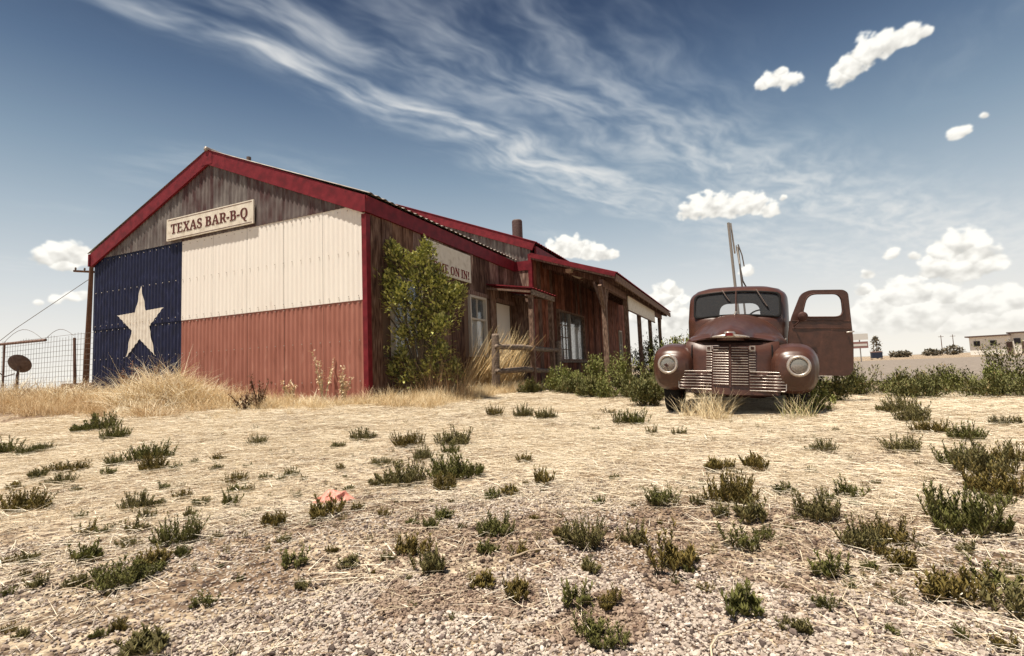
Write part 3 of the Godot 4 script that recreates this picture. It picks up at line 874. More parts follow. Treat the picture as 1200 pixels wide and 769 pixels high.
# a flat plate of the given outline with a window cut in it, both with the same number of points, thickness along z
func holed_plate(outer: PackedVector2Array, inner: PackedVector2Array, t: float, bulge := 0.0) -> Buf:
	var b := Buf.new()
	var rings := []
	var mid := Vector2.ZERO
	for p in outer: mid += p / outer.size()
	for spec in [[outer, -t], [outer, t], [inner, t], [inner, -t], [outer, -t]]:
		var r := PackedVector3Array()
		for k in outer.size():
			var p: Vector2 = spec[0][k]
			r.append(Vector3(p.x, p.y, spec[1] + bulge * (1.0 - pow((p.x - mid.x) / 0.45, 2.0))))
		rings.append(r)
	for k in 4:
		b.loft([rings[k], rings[k + 1]])
	return b

func resample(poly: PackedVector2Array, n: int, start: Vector2) -> PackedVector2Array:
	var lens := [0.0]
	for k in poly.size(): lens.append(lens[-1] + (poly[(k + 1) % poly.size()] - poly[k]).length())
	var out := PackedVector2Array()
	var best := 0.0; var bd := 1e9
	for k in poly.size():
		if (poly[k] - start).length() < bd:
			bd = (poly[k] - start).length(); best = lens[k]
	for j in n:
		var l := fmod(best + lens[-1] * j / n, lens[-1])
		var k := 0
		while k < poly.size() - 1 and lens[k + 1] < l: k += 1
		out.append(poly[k].lerp(poly[(k + 1) % poly.size()], (l - lens[k]) / maxf(lens[k + 1] - lens[k], 1e-6)))
	return out

func by_angle(poly: PackedVector2Array, o: Vector2, n: int) -> PackedVector2Array:   # points of the outline met by rays from o
	var out := PackedVector2Array()
	for j in n:
		var a := TAU * j / n
		var far := o + Vector2(cos(a), sin(a)) * 5.0
		var hit := o
		for k in poly.size():
			var h = Geometry2D.segment_intersects_segment(o, far, poly[k], poly[(k + 1) % poly.size()])
			if h != null: hit = h
		out.append(hit)
	return out

func cab_ring(y: float, inset: float) -> PackedVector3Array:
	# height: half width, front z, back z
	var t := [[0.42, 0.66, -1.66, -3.02], [0.9, 0.70, -1.62, -3.03], [1.26, 0.71, -1.64, -3.03], [1.34, 0.708, -1.69, -3.03], [1.5, 0.705, -1.745, -3.02], [1.62, 0.695, -1.79, -3.0], [1.70, 0.665, -1.83, -2.98], [1.755, 0.60, -1.90, -2.93], [1.80, 0.47, -2.03, -2.83], [1.825, 0.31, -2.2, -2.7], [1.837, 0.08, -2.4, -2.5]]
	var w := interp(t, y, 1) - inset; var zf := interp(t, y, 2) - inset; var zb := interp(t, y, 3) + inset
	var r := PackedVector3Array()
	for k in 48:
		var a := TAU * k / 48
		var c := cos(a); var s := sin(a)
		var e := 2.0 / (5.5 if y < 1.7 else 4.0)
		var x := w * signf(c) * pow(absf(c), e)
		var front := zf + 0.06 * (1.0 - pow(x / maxf(w, 0.01), 2.0)) * (1.0 if y < 1.72 else 0.6)
		var half := ((front if s > 0 else zf) - zb) / 2
		r.append(Vector3(x, y, (zf + zb) / 2 + (half if s > 0 else (zf - zb) / 2) * signf(s) * pow(absf(s), e) + (((front - zf) / 2) if s > 0 else 0.0) * pow(absf(s), e)))
	return r

func cab_solid(inset: float, y0: float, y1: float) -> ArrayMesh:
	var b := Buf.new()
	var rings := []
	for y in [0.42, 0.6, 0.9, 1.1, 1.2, 1.26, 1.3, 1.34, 1.42, 1.5, 1.56, 1.62, 1.66, 1.70, 1.73, 1.755, 1.78, 1.80, 1.8125, 1.825, 1.832, 1.837]:
		if y >= y0 and y <= y1: rings.append(cab_ring(y, inset))
	b.loft(rings, true, true, true)
	b.outward()
	return b.done()

func cutter(poly: PackedVector2Array, depth: float, t: Transform3D, m: Material) -> CSGPolygon3D:
	var c := CSGPolygon3D.new()
	c.polygon = poly; c.mode = CSGPolygon3D.MODE_DEPTH; c.depth = depth
	c.operation = CSGShape3D.OPERATION_SUBTRACTION
	c.transform = t; c.material = m; c.name = "opening"
	return c

func shield_outline(half: float, grow: float) -> PackedVector2Array:
	var p := PackedVector2Array()
	for k in 13:
		var x := lerpf(-half - grow, half + grow, k / 12.0)
		p.append(Vector2(x, 1.295 - grow + 0.035 * (1.0 - pow(x / half, 2.0))))
	for k in 13:
		var x := lerpf(half + grow, -half - grow, k / 12.0)
		p.append(Vector2(x, 1.65 + grow + 0.045 * (1.0 - pow(x / half, 2.0))))
	# rounded corners
	var out := PackedVector2Array()
	for k in p.size():
		if k in [0, 12, 13, 25]:
			var a := p[(k + 25) % 26]; var c := p[(k + 1) % 26]
			var p0 := p[k].move_toward(a, 0.075); var p1 := p[k].move_toward(c, 0.075)
			for j in 7:
				var t := j / 6.0
				out.append(p0.lerp(p[k], t).lerp(p[k].lerp(p1, t), t))
		else:
			out.append(p[k])
	return out

func shield_z(x: float, y: float) -> float:   # where the windshield lies
	return -1.615 - (y - 1.30) * 0.30 - 0.12 * x * x - 0.02 * absf(x)

func make_wheel(parent: Node3D, at: Vector3) -> void:
	var w := Node3D.new(); w.name = "wheel"; parent.add_child(w, true); w.position = at
	var turn := Basis(Vector3(0, 0, 1), PI / 2)
	var b := Buf.new()
	b.lathe([Vector2(0.2, -0.08), Vector2(0.27, -0.1), Vector2(0.33, -0.095), Vector2(0.355, -0.07), Vector2(0.36, -0.03), Vector2(0.36, 0.03), Vector2(0.355, 0.07), Vector2(0.33, 0.095), Vector2(0.27, 0.1), Vector2(0.2, 0.08), Vector2(0.2, -0.08)], 36, Vector3.ZERO, turn)
	part(w, "tyre", b, M.rubber)
	b = Buf.new()
	b.lathe([Vector2(0.0, -0.05), Vector2(0.08, -0.06), Vector2(0.1, -0.03), Vector2(0.18, -0.03), Vector2(0.2, -0.075), Vector2(0.205, -0.07), Vector2(0.205, 0.07), Vector2(0.2, 0.075), Vector2(0.18, 0.03), Vector2(0.1, 0.03), Vector2(0.08, 0.06), Vector2(0.0, 0.05)], 28, Vector3.ZERO, turn)
	part(w, "rim", b, M.wheel_rim)

func make_truck() -> void:
	var root := thing("pickup_truck", Vector3(-0.12, -0.025, -6.6), "old rust brown pickup truck with its door open and chrome grille facing the viewer", "truck", "", Basis(Vector3.UP, deg_to_rad(-2.2)) * Basis(Vector3(0, 0, 1), deg_to_rad(-3.3)))
	var b: Buf
	var P: Material = M.truck_paint
	# fenders and headlights
	for s in [-1.0, 1.0]:
		part(root, "front_fender", fender(s), P)
		var h := Node3D.new(); h.name = "headlight"; root.add_child(h, true); h.position = Vector3(s * 0.70, 0.61, 0.075)
		var fwd := Basis(Vector3.RIGHT, PI / 2)
		b = Buf.new(); b.lathe([Vector2(0.120, -0.10), Vector2(0.124, 0.0), Vector2(0.122, 0.025), Vector2(0.114, 0.046), Vector2(0.102, 0.052), Vector2(0.09, 0.046), Vector2(0.086, 0.028)], 40, Vector3.ZERO, fwd); part(h, "bezel", b, M.chrome)
		b = Buf.new(); b.lathe([Vector2(0.09, 0.03), Vector2(0.075, -0.01), Vector2(0.05, -0.04), Vector2(0.0, -0.055)], 32, Vector3.ZERO, fwd); part(h, "reflector", b, M.reflector if s < 0 else M.lens_dark)
		b = Buf.new(); b.lathe([Vector2(0.0, 0.058), Vector2(0.04, 0.055), Vector2(0.07, 0.046), Vector2(0.091, 0.032)], 32, Vector3.ZERO, fwd); part(h, "lens", b, M.lens)
		if s < 0:   # the cracked sector of the left lens
			b = Buf.new(); b.face([Vector3(-0.045, -0.005, 0.062), Vector3(-0.01, 0.012, 0.064), Vector3(0.012, -0.02, 0.064), Vector3(0.0, -0.04, 0.062), Vector3(-0.014, -0.016, 0.063)]); part(h, "broken_glass", b, M.truck_dark)
	# front shell with the grille
	b = Buf.new()
	var rows := []
	for r in 13:
		var line := PackedVector3Array()
		for k in 41:
			var x := lerpf(-0.52, 0.52, k / 40.0)
			var y := lerpf(0.27, 0.845 + 0.05 * ss(0.28, 0.5, absf(x)), r / 12.0)
			line.append(Vector3(x, y, shell_z(x, y) - (0.05 * pow((r - 10.0) / 2.0, 2.0) if r > 10 else 0.0)))
		rows.append(line)
	b.loft(rows, false)
	part(root, "front_shell", b, P)
	b = Buf.new()
	b.box(Vector3(0, 0.6, -0.32), Vector3(0.8, 0.56, 0.3))
	b.box(Vector3(0, 0.62, -0.95), Vector3(0.84, 0.5, 1.3))
	part(root, "engine_bay", b, M.truck_dark)
	var g := Node3D.new(); g.name = "grille"; root.add_child(g, true)
	for s in [-1.0, 1.0]:
		b = Buf.new()   # dark recess behind the bars
		rows = []
		for r in 5:
			var line := PackedVector3Array()
			for k in 5:
				var x: float = s * lerpf(0.012, 0.195, k / 4.0)
				var y := lerpf(0.37, 0.835, r / 4.0)
				line.append(Vector3(x, y, shell_z(x, y) + 0.004))
			rows.append(line)
		b.loft(rows, false); part(g, "recess", b, M.truck_dark)
		b = Buf.new()
		rows = []
		for r in 4:
			var line := PackedVector3Array()
			for k in 7:
				var x: float = s * lerpf(0.2, 0.575, k / 6.0)
				var y := lerpf(0.325, 0.53, r / 3.0)
				line.append(Vector3(x, y, shell_z(x, y) + 0.004 + (0.16 * ss(0.30, 0.56, absf(x)))))
			rows.append(line)
		b.loft(rows, false); part(g, "wing_recess", b, M.truck_dark)
		for k in 15: grille_bar(g, s * 0.016, s * 0.19, 0.39 + k * 0.0305, 0.0045, M.chrome)
		for k in 8: grille_bar(g, s * 0.2, s * 0.268, 0.555 + k * 0.0305, 0.0045, M.chrome)
		# lower wing grille: five bars inside a rounded chrome frame
		for k in 5: wing_bar(g, s, 0.36 + k * 0.034, 0.205, 0.57 if k < 4 else 0.555)
		b = Buf.new()
		var pts := []
		for q in [[0.205, 0.322], [0.4, 0.322], [0.56, 0.322], [0.575, 0.335], [0.578, 0.42], [0.575, 0.48], [0.555, 0.518], [0.52, 0.532], [0.4, 0.534], [0.205, 0.536]]: pts.append(wing_point(s * q[0], q[1]))
		b.tube(pts, [0.0058], 8); part(g, "wing_frame", b, M.chrome)
		b = Buf.new(); b.box(Vector3(s * 0.235, 0.808, shell_z(0.235, 0.808) + 0.014), Vector3(0.062, 0.06, 0.02), Basis(Vector3.UP, s * 0.3)); var orn := part(g, "corner_ornament", b, M.chrome)
		b = Buf.new(); b.box(Vector3(s * 0.238, 0.808, shell_z(0.235, 0.808) + 0.022), Vector3(0.034, 0.034, 0.014), Basis(Vector3.UP, s * 0.3)); part(g, "ornament_inset", b, M.truck_dark)
	b = Buf.new()
	b.box(Vector3(0, 0.6, 0.075), Vector3(0.018, 0.5, 0.03), Basis(Vector3.RIGHT, -0.125))
	part(g, "centre_bar", b, M.truck_dark)
	# hood: lofted from the nose to the cowl
	b = Buf.new()
	var rings := []
	# distance behind the nose: half width of the lower shelf, half width of the dome, lower edge, top, height of the shelf
	var hood := [[0.0, 0.15, 0.13, 0.925, 0.955, 0.02], [0.02, 0.23, 0.15, 0.918, 0.985, 0.025], [0.06, 0.30, 0.175, 0.914, 1.012, 0.03], [0.14, 0.39, 0.205, 0.908, 1.045, 0.03], [0.3, 0.475, 0.24, 0.902, 1.09, 0.032], [0.36, 0.495, 0.25, 0.90, 1.103, 0.055], [0.42, 0.51, 0.26, 0.898, 1.116, 0.085], [0.52, 0.53, 0.285, 0.894, 1.137, 0.105], [0.62, 0.545, 0.31, 0.89, 1.158, 0.115], [1.0, 0.60, 0.41, 0.885, 1.235, 0.14], [1.4, 0.64, 0.54, 0.88, 1.305, 0.165], [1.72, 0.668, 0.64, 0.875, 1.345, 0.18]]
	var d := 0.0
	while d <= 1.721:
		var w := interp(hood, d, 1); var wd := interp(hood, d, 2); var y0 := interp(hood, d, 3); var y1 := interp(hood, d, 4); var hs := interp(hood, d, 5)
		var ring := PackedVector3Array()
		for k in 61:
			var q := lerpf(-1.0, 1.0, k / 60.0)
			var x := w * signf(q) * (1.0 - pow(1.0 - absf(q), 1.5))
			var dome := (y1 - y0) * pow(maxf(0.0, 1.0 - pow(absf(x) / wd, 2.1)), 0.55)
			var shelf := hs * pow(maxf(0.0, 1.0 - pow(absf(x) / w, 5.0)), 0.45)
			var y := y0 + pow(pow(dome, 9.0) + pow(shelf, 9.0), 1.0 / 9.0)
			y += 0.012 * exp(-pow(x / 0.03, 2.0)) * ss(0.02, 0.3, d)       # centre ridge
			ring.append(Vector3(x, y, 0.09 - d - 0.16 * pow(absf(x) / maxf(w, 0.1), 2.0) * (1.0 - ss(0.0, 0.8, d))))
		rings.append(ring)
		d += 0.02 if d < 0.1 else 0.04
	b.loft(rings, false)
	part(root, "hood", b, P)
	b = Buf.new()
	var nose := PackedVector3Array()
	for p in rings[0]: nose.append(p)
	var under := PackedVector3Array()
	for p in rings[0]: under.append(Vector3(p.x, 0.9, p.z - 0.02))
	b.loft([nose, under], false); part(root, "hood_lip", b, P)
	for s in [-1.0, 1.0]:   # welt where fender and front shell meet
		b = Buf.new(); b.tube([Vector3(s * 0.442, 0.865, -0.19), Vector3(s * 0.442, 0.845, -0.11), Vector3(s * 0.442, 0.78, -0.078), Vector3(s * 0.444, 0.66, -0.058), Vector3(s * 0.446, 0.545, -0.045)], [0.007], 6); part(root, "fender_welt", b, M.rubber)
	# chrome badge and trim
	b = Buf.new()
	rings = []
	for k in 17:
		var x := lerpf(-0.215, 0.215, k / 16.0)
		var t := 1.0 - pow(absf(x) / 0.215, 2.0)
		rings.append(PackedVector3Array([Vector3(x, 0.932, 0.115 - 1.3 * x * x), Vector3(x, 0.936 + 0.03 * pow(t, 0.6), 0.125 - 1.3 * x * x), Vector3(x, 0.94 + 0.03 * pow(t, 0.6), 0.08 - 1.3 * x * x), Vector3(x, 0.932, 0.08 - 1.3 * x * x)]))
	b.loft(rings, true, true, true)
	var bd := part(root, "nose_badge", b, M.chrome)
	b = Buf.new(); b.lathe([Vector2(0.0, 0.0), Vector2(0.066, 0.0), Vector2(0.062, 0.05), Vector2(0.05, 0.062), Vector2(0.0, 0.064)], 6, Vector3(0, 0.938, 0.1)); part(bd, "emblem_block", b, M.chrome)
	b = Buf.new(); b.box(Vector3(0, 0.966, 0.155), Vector3(0.075, 0.036, 0.012)); part(bd, "emblem", b, M.badge_red)
	b = Buf.new(); b.tube([Vector3(0, 1.30, -1.2), Vector3(0, 1.34, -1.4), Vector3(0, 1.372, -1.58), Vector3(0, 1.36, -1.62)], [0.008, 0.014, 0.016, 0.01], 8); part(root, "hood_spear", b, M.chrome)
	for s in [1.0]:
		b = Buf.new(); b.box(Vector3(s * 0.63, 0.965, -1.35), Vector3(0.012, 0.022, 0.16)); part(root, "name_plate", b, M.chrome)
	# cab
	var cab := CSGCombiner3D.new(); cab.name = "cab"; root.add_child(cab, true)
	var body := CSGMesh3D.new(); body.mesh = cab_solid(0.0, 0.0, 9.0); body.material = P; body.name = "outside"; cab.add_child(body)
	var inside := CSGMesh3D.new(); inside.mesh = cab_solid(0.045, 0.55, 1.8); inside.material = M.truck_dark; inside.operation = CSGShape3D.OPERATION_SUBTRACTION; inside.name = "inside"; cab.add_child(inside)
	cab.add_child(cutter(shield_outline(0.585, 0.0), 0.7, Transform3D(Basis(), Vector3(0, 0, -1.5)), M.truck_dark))
	cab.add_child(cutter(rounded(PackedVector2Array([Vector2(-0.33, 1.26), Vector2(0.33, 1.26), Vector2(0.31, 1.64), Vector2(-0.31, 1.64)]), 0.15), 0.5, Transform3D(Basis(), Vector3(0, 0, -2.75)), M.truck_dark))
	# side window and door opening: polygon drawn in (z, y)
	var side := Basis(Vector3(0, 0, 1), Vector3.UP, Vector3(-1, 0, 0))
	cab.add_child(cutter(rounded(PackedVector2Array([Vector2(-2.72, 1.29), Vector2(-1.98, 1.29), Vector2(-2.03, 1.60), Vector2(-2.69, 1.60)]), 0.09), 0.4, Transform3D(side, Vector3(-0.5, 0, 0)), M.truck_dark))
	cab.add_child(cutter(rounded(PackedVector2Array([Vector2(-2.76, 0.5), Vector2(-1.80, 0.5), Vector2(-1.86, 1.40), Vector2(-1.97, 1.65), Vector2(-2.70, 1.65)]), 0.1), 0.4, Transform3D(side, Vector3(0.9, 0, 0)), M.truck_dark))
	# windshield: gasket, panes, centre bar, wipers
	var ring0 := shield_outline(0.585, 0.012); var ring1 := shield_outline(0.585, -0.016)
	b = Buf.new()
	rings = []
	for spec in [[ring0, 0.0], [ring0, 0.022], [ring1, 0.022], [ring1, 0.0], [ring0, 0.0]]:
		var r := PackedVector3Array()
		for p in spec[0]: r.append(Vector3(p.x, p.y, shield_z(p.x, p.y) + spec[1]))
		rings.append(r)
	b.loft(rings); part(root, "windshield_gasket", b, M.rubber)
	for s in [-1.0, 1.0]:
		b = Buf.new()
		rows = []
		for r in 5:
			var line := PackedVector3Array()
			for k in 7:
				var x: float = s * lerpf(0.0, 0.575, k / 6.0)
				var u := 1.0 - pow(x / 0.585, 2.0)
				var y := lerpf(1.302 + 0.035 * u, 1.643 + 0.045 * u, r / 4.0)
				line.append(Vector3(x, y, shield_z(x, y) + 0.008))
			rows.append(line)
		b.loft(rows, false); part(root, "windshield_pane", b, M.windshield)
	b = Buf.new(); b.tube([Vector3(0, 1.32, shield_z(0, 1.32) + 0.018), Vector3(0, 1.70, shield_z(0, 1.7) + 0.018)], [0.011], 6); part(root, "windshield_bar", b, M.truck_dark)
	for q in [[-0.19, 1.715, -0.085, 1.545], [0.27, 1.715, 0.415, 1.455]]:
		b = Buf.new()
		b.tube([Vector3(q[0], q[1], shield_z(q[0], q[1]) + 0.045), Vector3((q[0] + q[2]) / 2, (q[1] + q[3]) / 2, shield_z((q[0] + q[2]) / 2, (q[1] + q[3]) / 2) + 0.055), Vector3(q[2], q[3], shield_z(q[2], q[3]) + 0.035)], [0.009, 0.006, 0.007], 6)
		var wp := part(root, "wiper", b, M.wiper_metal)
		b = Buf.new(); b.tube([Vector3(q[2] - 0.06, q[3] + 0.12, shield_z(q[2], q[3]) + 0.02), Vector3(q[2] + 0.02, q[3] - 0.04, shield_z(q[2], q[3]) + 0.028)], [0.006], 5); part(wp, "wiper_blade", b, M.rubber)
	# inside the cab
	b = Buf.new(); b.box(Vector3(0, 0.78, -2.5), Vector3(1.2, 0.16, 0.5)); b.box(Vector3(0, 1.05, -2.84), Vector3(1.2, 0.5, 0.14), Basis(Vector3.RIGHT, -0.12)); part(root, "bench_seat", b, M.seat_cloth)
	b = Buf.new(); b.box(Vector3(0, 1.2, -1.82), Vector3(1.24, 0.16, 0.14)); part(root, "dashboard", b, M.truck_dark)
	b = Buf.new()
	rings = []
	var sb := Transform3D(Basis(Vector3.RIGHT, deg_to_rad(-55)), Vector3(0.34, 1.27, -2.12))
	var pts := []
	for k in 33:
		var a := TAU * k / 32
		pts.append(sb * Vector3(cos(a) * 0.2, 0, sin(a) * 0.2))
	b.tube(pts, [0.013], 6, false); var sw := part(root, "steering_wheel", b, M.rubber)
	b = Buf.new(); b.tube([sb * Vector3(-0.2, 0, 0), sb * Vector3(0, -0.03, 0), sb * Vector3(0.2, 0, 0)], [0.01], 6); b.tube([sb * Vector3(0, 0, 0), sb * Vector3(0, -0.45, 0)], [0.02], 8); part(sw, "column", b, M.rubber)
	# the open door on the right, seen from its outer side
	var hinge := Transform3D(Basis(Vector3.UP, deg_to_rad(14)), Vector3(0.645, 0, -1.70))
	var outer := rounded(PackedVector2Array([Vector2(0.03, 0.47), Vector2(0.845, 0.47), Vector2(0.855, 0.95), Vector2(0.80, 1.63), Vector2(0.74, 1.672), Vector2(0.30, 1.672), Vector2(0.20, 1.62), Vector2(0.06, 1.24), Vector2(0.03, 1.0)]), 0.12)
	var hole := rounded(PackedVector2Array([Vector2(0.19, 1.285), Vector2(0.735, 1.285), Vector2(0.71, 1.615), Vector2(0.27, 1.615)]), 0.12)
	var o := Vector2(0.47, 1.45)
	var door := part(root, "door", holed_plate(by_angle(outer, o, 96), by_angle(hole, o, 96), 0.022, 0.035), P, hinge.origin, hinge.basis)
	b = Buf.new()
	var rim := by_angle(hole, o, 64)
	pts = []
	for k in 65: pts.append(Vector3(rim[k % 64].x, rim[k % 64].y, 0.03 + 0.035 * (1.0 - pow((rim[k % 64].x - 0.45) / 0.45, 2.0))))
	b.tube(pts, [0.012], 6, false); part(door, "window_trim", b, M.truck_dark)
	b = Buf.new(); b.tube([Vector3(0.76, 1.07, 0.055), Vector3(0.80, 1.078, 0.075), Vector3(0.85, 1.086, 0.07)], [0.012, 0.011, 0.008], 8); part(door, "handle", b, M.chrome)
	for y in [1.13, 1.235]:
		b = Buf.new()
		pts = []
		for k in 9:
			var bx := lerpf(0.075, 0.82, k / 8.0)
			pts.append(Vector3(bx, y, 0.022 + 0.035 * (1.0 - pow((bx - 0.45) / 0.45, 2.0))))
		b.tube(pts, [0.007], 6); part(door, "crease_bead", b, P)
	b = Buf.new(); b.tube([Vector3(0.1, 1.16, 0.04), Vector3(0.12, 1.2, 0.12), Vector3(0.17, 1.27, 0.15)], [0.009], 6)
	var mir := part(door, "mirror", b, M.truck_dark)
	b = Buf.new(); b.lathe([Vector2(0.0, -0.03), Vector2(0.05, -0.025), Vector2(0.066, -0.005), Vector2(0.066, 0.008), Vector2(0.0, 0.01)], 20, Vector3(0.18, 1.29, 0.15), Basis(Vector3.RIGHT, -PI / 2 + 0.2)); part(mir, "mirror_head", b, M.truck_dark)
	for y in [0.75, 1.2]:
		b = Buf.new(); b.box(Vector3(0.715, y, -1.73), Vector3(0.05, 0.07, 0.06)); part(root, "hinge", b, M.truck_dark)
	# wheels, axle, frame and the bed behind
	for s in [-1.0, 1.0]:
		make_wheel(root, Vector3(s * 0.70, 0.335, -0.5))
		make_wheel(root, Vector3(s * 0.70, 0.345, -3.45))
		b = Buf.new(); b.box(Vector3(s * 0.4, 0.42, -2.0), Vector3(0.07, 0.14, 3.9)); part(root, "frame_rail", b, M.truck_dark)
		b = Buf.new(); b.box(Vector3(s * 0.76, 0.38, -2.1), Vector3(0.22, 0.04, 1.1)); part(root, "running_board", b, M.truck_dark)
		b = Buf.new()
		rings = []
		for k in 17:
			var a := PI * k / 16.0
			rings.append(PackedVector3Array([Vector3(s * 0.62, 0.34 + 0.40 * sin(a), -3.45 + 0.46 * cos(a)), Vector3(s * 0.62, 0.34 + 0.46 * sin(a), -3.45 + 0.52 * cos(a)), Vector3(s * 0.84, 0.34 + 0.45 * sin(a), -3.45 + 0.51 * cos(a)), Vector3(s * 0.9, 0.34 + 0.38 * sin(a), -3.45 + 0.45 * cos(a))]))
		b.loft(rings, true, true, true); part(root, "rear_fender", b, P)
		b = Buf.new(); b.box(Vector3(s * 0.6, 0.83, -3.9), Vector3(0.04, 0.42, 1.7)); part(root, "bed_side", b, P)
	b = Buf.new(); b.box(Vector3(0, 0.64, -3.9), Vector3(1.2, 0.04, 1.7)); part(root, "bed_floor", b, M.truck_dark)
	b = Buf.new(); b.box(Vector3(0, 0.83, -4.76), Vector3(1.24, 0.4, 0.04)); part(root, "tailgate", b, P)
	b = Buf.new(); b.tube([Vector3(-0.62, 0.3, -0.5), Vector3(-0.3, 0.24, -0.48), Vector3(0.3, 0.24, -0.48), Vector3(0.62, 0.3, -0.5)], [0.04], 8); part(root, "axle", b, M.truck_dark)
	b = Buf.new(); b.box(Vector3(0, 0.3, -0.12), Vector3(0.9, 0.09, 0.08)); part(root, "cross_member", b, M.truck_dark)

func wing_point(x: float, y: float) -> Vector3:
	return Vector3(x, y, shell_z(x, y) + 0.014 + 0.165 * ss(0.30, 0.56, absf(x)))

func wing_bar(g: Node3D, s: float, y: float, x0: float, x1: float) -> void:
	var b := Buf.new()
	var pts := []
	for k in 7: pts.append(wing_point(s * lerpf(x0, x1, k / 6.0), y))
	b.tube(pts, [0.0038], 6)
	part(g, "bar", b, M.chrome)

# ---------------------------------------------------------------- plants (vertex colours are linear base colours)
func mixed(a: Color, b: Color, t: float) -> Color: return a.lerp(b, t)

func leaf(b: Buf, o: Vector3, dir: Vector3, up: Vector3, length: float, wide: float, col: Color) -> void:
	var side := dir.cross(up)
	if side.length() < 0.05: side = dir.cross(Vector3(1, 0.1, 0.2))
	side = side.normalized() * wide * 0.5
	var nn := side.cross(dir).normalized()
	b.tint = col
	var m := o + dir * length * 0.45
	var i := b.put(o, nn)
	b.put(m + side + nn * wide * 0.16, (nn - side.normalized() * 0.35).normalized())
	b.put(m, nn)
	b.put(m - side + nn * wide * 0.16, (nn + side.normalized() * 0.35).normalized())
	b.put(o + dir * length - nn * length * 0.14, nn)
	b.tri(i, i + 2, i + 1); b.tri(i, i + 3, i + 2); b.tri(i + 1, i + 2, i + 4); b.tri(i + 2, i + 3, i + 4)

func blade(b: Buf, o: Vector3, dir: Vector3, length: float, droop: float, wide: float, col: Color, segs := 3) -> void:
	b.tint = col
	var flat := Vector3(dir.x, 0, dir.z)
	if flat.length() < 0.01: flat = Vector3(1, 0, 0)
	var side := Vector3(-flat.z, 0, flat.x).normalized()
	side = side.rotated(dir.normalized(), rng.randf_range(-1.2, 1.2)) * wide * 0.5
	var p := o; var d := dir.normalized()
	var first := b.v.size()
	for k in segs + 1:
		var t := float(k) / segs
		var nn := side.cross(d).normalized()
		var w := 1.0 - t * 0.85
		b.put(p - side * w, nn); b.put(p + side * w, nn)
		p += d * length / segs
		d = (d + flat.normalized() * droop * 0.5 + Vector3(0, -droop, 0) * t).normalized()
	for k in segs:
		var a := first + k * 2
		b.tri(a, a + 3, a + 1); b.tri(a, a + 2, a + 3)

func rand_dir(tilt_min: float, tilt_max: float) -> Vector3:
	var a := rng.randf() * TAU; var t := rng.randf_range(tilt_min, tilt_max)
	return Vector3(cos(a) * sin(t), cos(t), sin(a) * sin(t))

# a weed one unit wide: leafy upright stems
func weed_mesh(stems: int, tall: float, per: int, fine := 1.0) -> Array:
	var b := Buf.new(); var st := Buf.new()
	var lobes := []   # a weed is a few lobes of unequal size and height
	for k in 2 + rng.randi() % 3:
		var la := rng.randf() * TAU
		lobes.append([Vector3(cos(la), 0, sin(la)) * rng.randf_range(0.0, 0.3), rng.randf_range(0.12, 0.26), rng.randf_range(0.45, 1.0)])
	lobes[0][2] = 1.0; lobes[0][1] = 0.26
	for s in stems:
		var lobe: Array = lobes[rng.randi() % lobes.size()]
		var ra := rng.randf() * TAU; var rr := sqrt(rng.randf())
		var o: Vector3 = lobe[0] + Vector3(cos(ra), 0, sin(ra)) * rr * lobe[1]
		var out := (rand_dir(0.05, 0.5) + Vector3(cos(ra), 0, sin(ra)) * rr * 0.55).normalized()
		var h: float = tall * lobe[2] * rng.randf_range(0.45, 1.0) * (1.0 - 0.4 * rr * rr)
		var d := out
		var lean := Vector3(rng.randf_range(-0.2, 0.2), 0.15, rng.randf_range(-0.2, 0.2))
		var pts := []
		var tone := rng.randf()
		for k in 4:
			var t := k / 3.0
			pts.append(o + d * h * t + lean * h * t * t * 0.5)
		st.tint = Color(0.13, 0.11, 0.055)
		st.tube(pts, [0.016 * fine, 0.012 * fine, 0.009 * fine, 0.005 * fine], 4, false)
		for k in per:
			var t := (k + rng.randf()) / per
			t = 0.12 + 0.88 * t
			var p: Vector3 = o + d * h * t + lean * h * t * t * 0.5
			var a := k * 2.4 + rng.randf() * 0.6
			var ld := (Vector3(cos(a), 0.8 + 0.9 * t, sin(a)) + d * 0.4).normalized()
			var col := mixed(mixed(Color(0.066, 0.060, 0.022), Color(0.205, 0.182, 0.072), rng.randf()), Color(0.32, 0.25, 0.12), 0.55 * tone * rng.randf())
			leaf(b, p, ld, Vector3.UP, fine * rng.randf_range(0.13, 0.23) * (1.1 - 0.4 * t), fine * rng.randf_range(0.03, 0.05), col)
	return [b.done(), st.done()]

func tuft_mesh(blades: int, h: float, spread: float, wide: float, droop: float, tilt := 0.7) -> ArrayMesh:
	var b := Buf.new()
	for k in blades:
		var d := rand_dir(0.02, tilt)
		var a := rng.randf() * TAU; var r := spread * sqrt(rng.randf())
		var col := mixed(Color(0.66, 0.54, 0.36), Color(0.88, 0.79, 0.60), rng.randf())
		if rng.randf() < 0.12: col = Color(0.42, 0.30, 0.18)
		blade(b, Vector3(cos(a) * r, -0.01, sin(a) * r), d, h * rng.randf_range(0.45, 1.0), droop * rng.randf_range(0.2, 1.0), wide, col)
	return b.done()

func litter_mesh(n: int, size: float) -> ArrayMesh:   # fallen straw lying on the ground
	var b := Buf.new()
	for k in n:
		var a := rng.randf() * TAU
		var o := Vector3(rng.randf_range(-1, 1) * size, rng.randf_range(0.002, 0.02), rng.randf_range(-1, 1) * size)
		var d := Vector3(cos(a), rng.randf_range(-0.05, 0.12), sin(a))
		var col := mixed(Color(0.68, 0.59, 0.45), Color(0.92, 0.85, 0.71), rng.randf())
		if rng.randf() < 0.12: col = Color(0.3, 0.22, 0.15)
		blade(b, o, d, rng.randf_range(0.03, 0.16), rng.randf_range(0.0, 0.14), rng.randf_range(0.001, 0.0026), col, 3)
	return b.done()

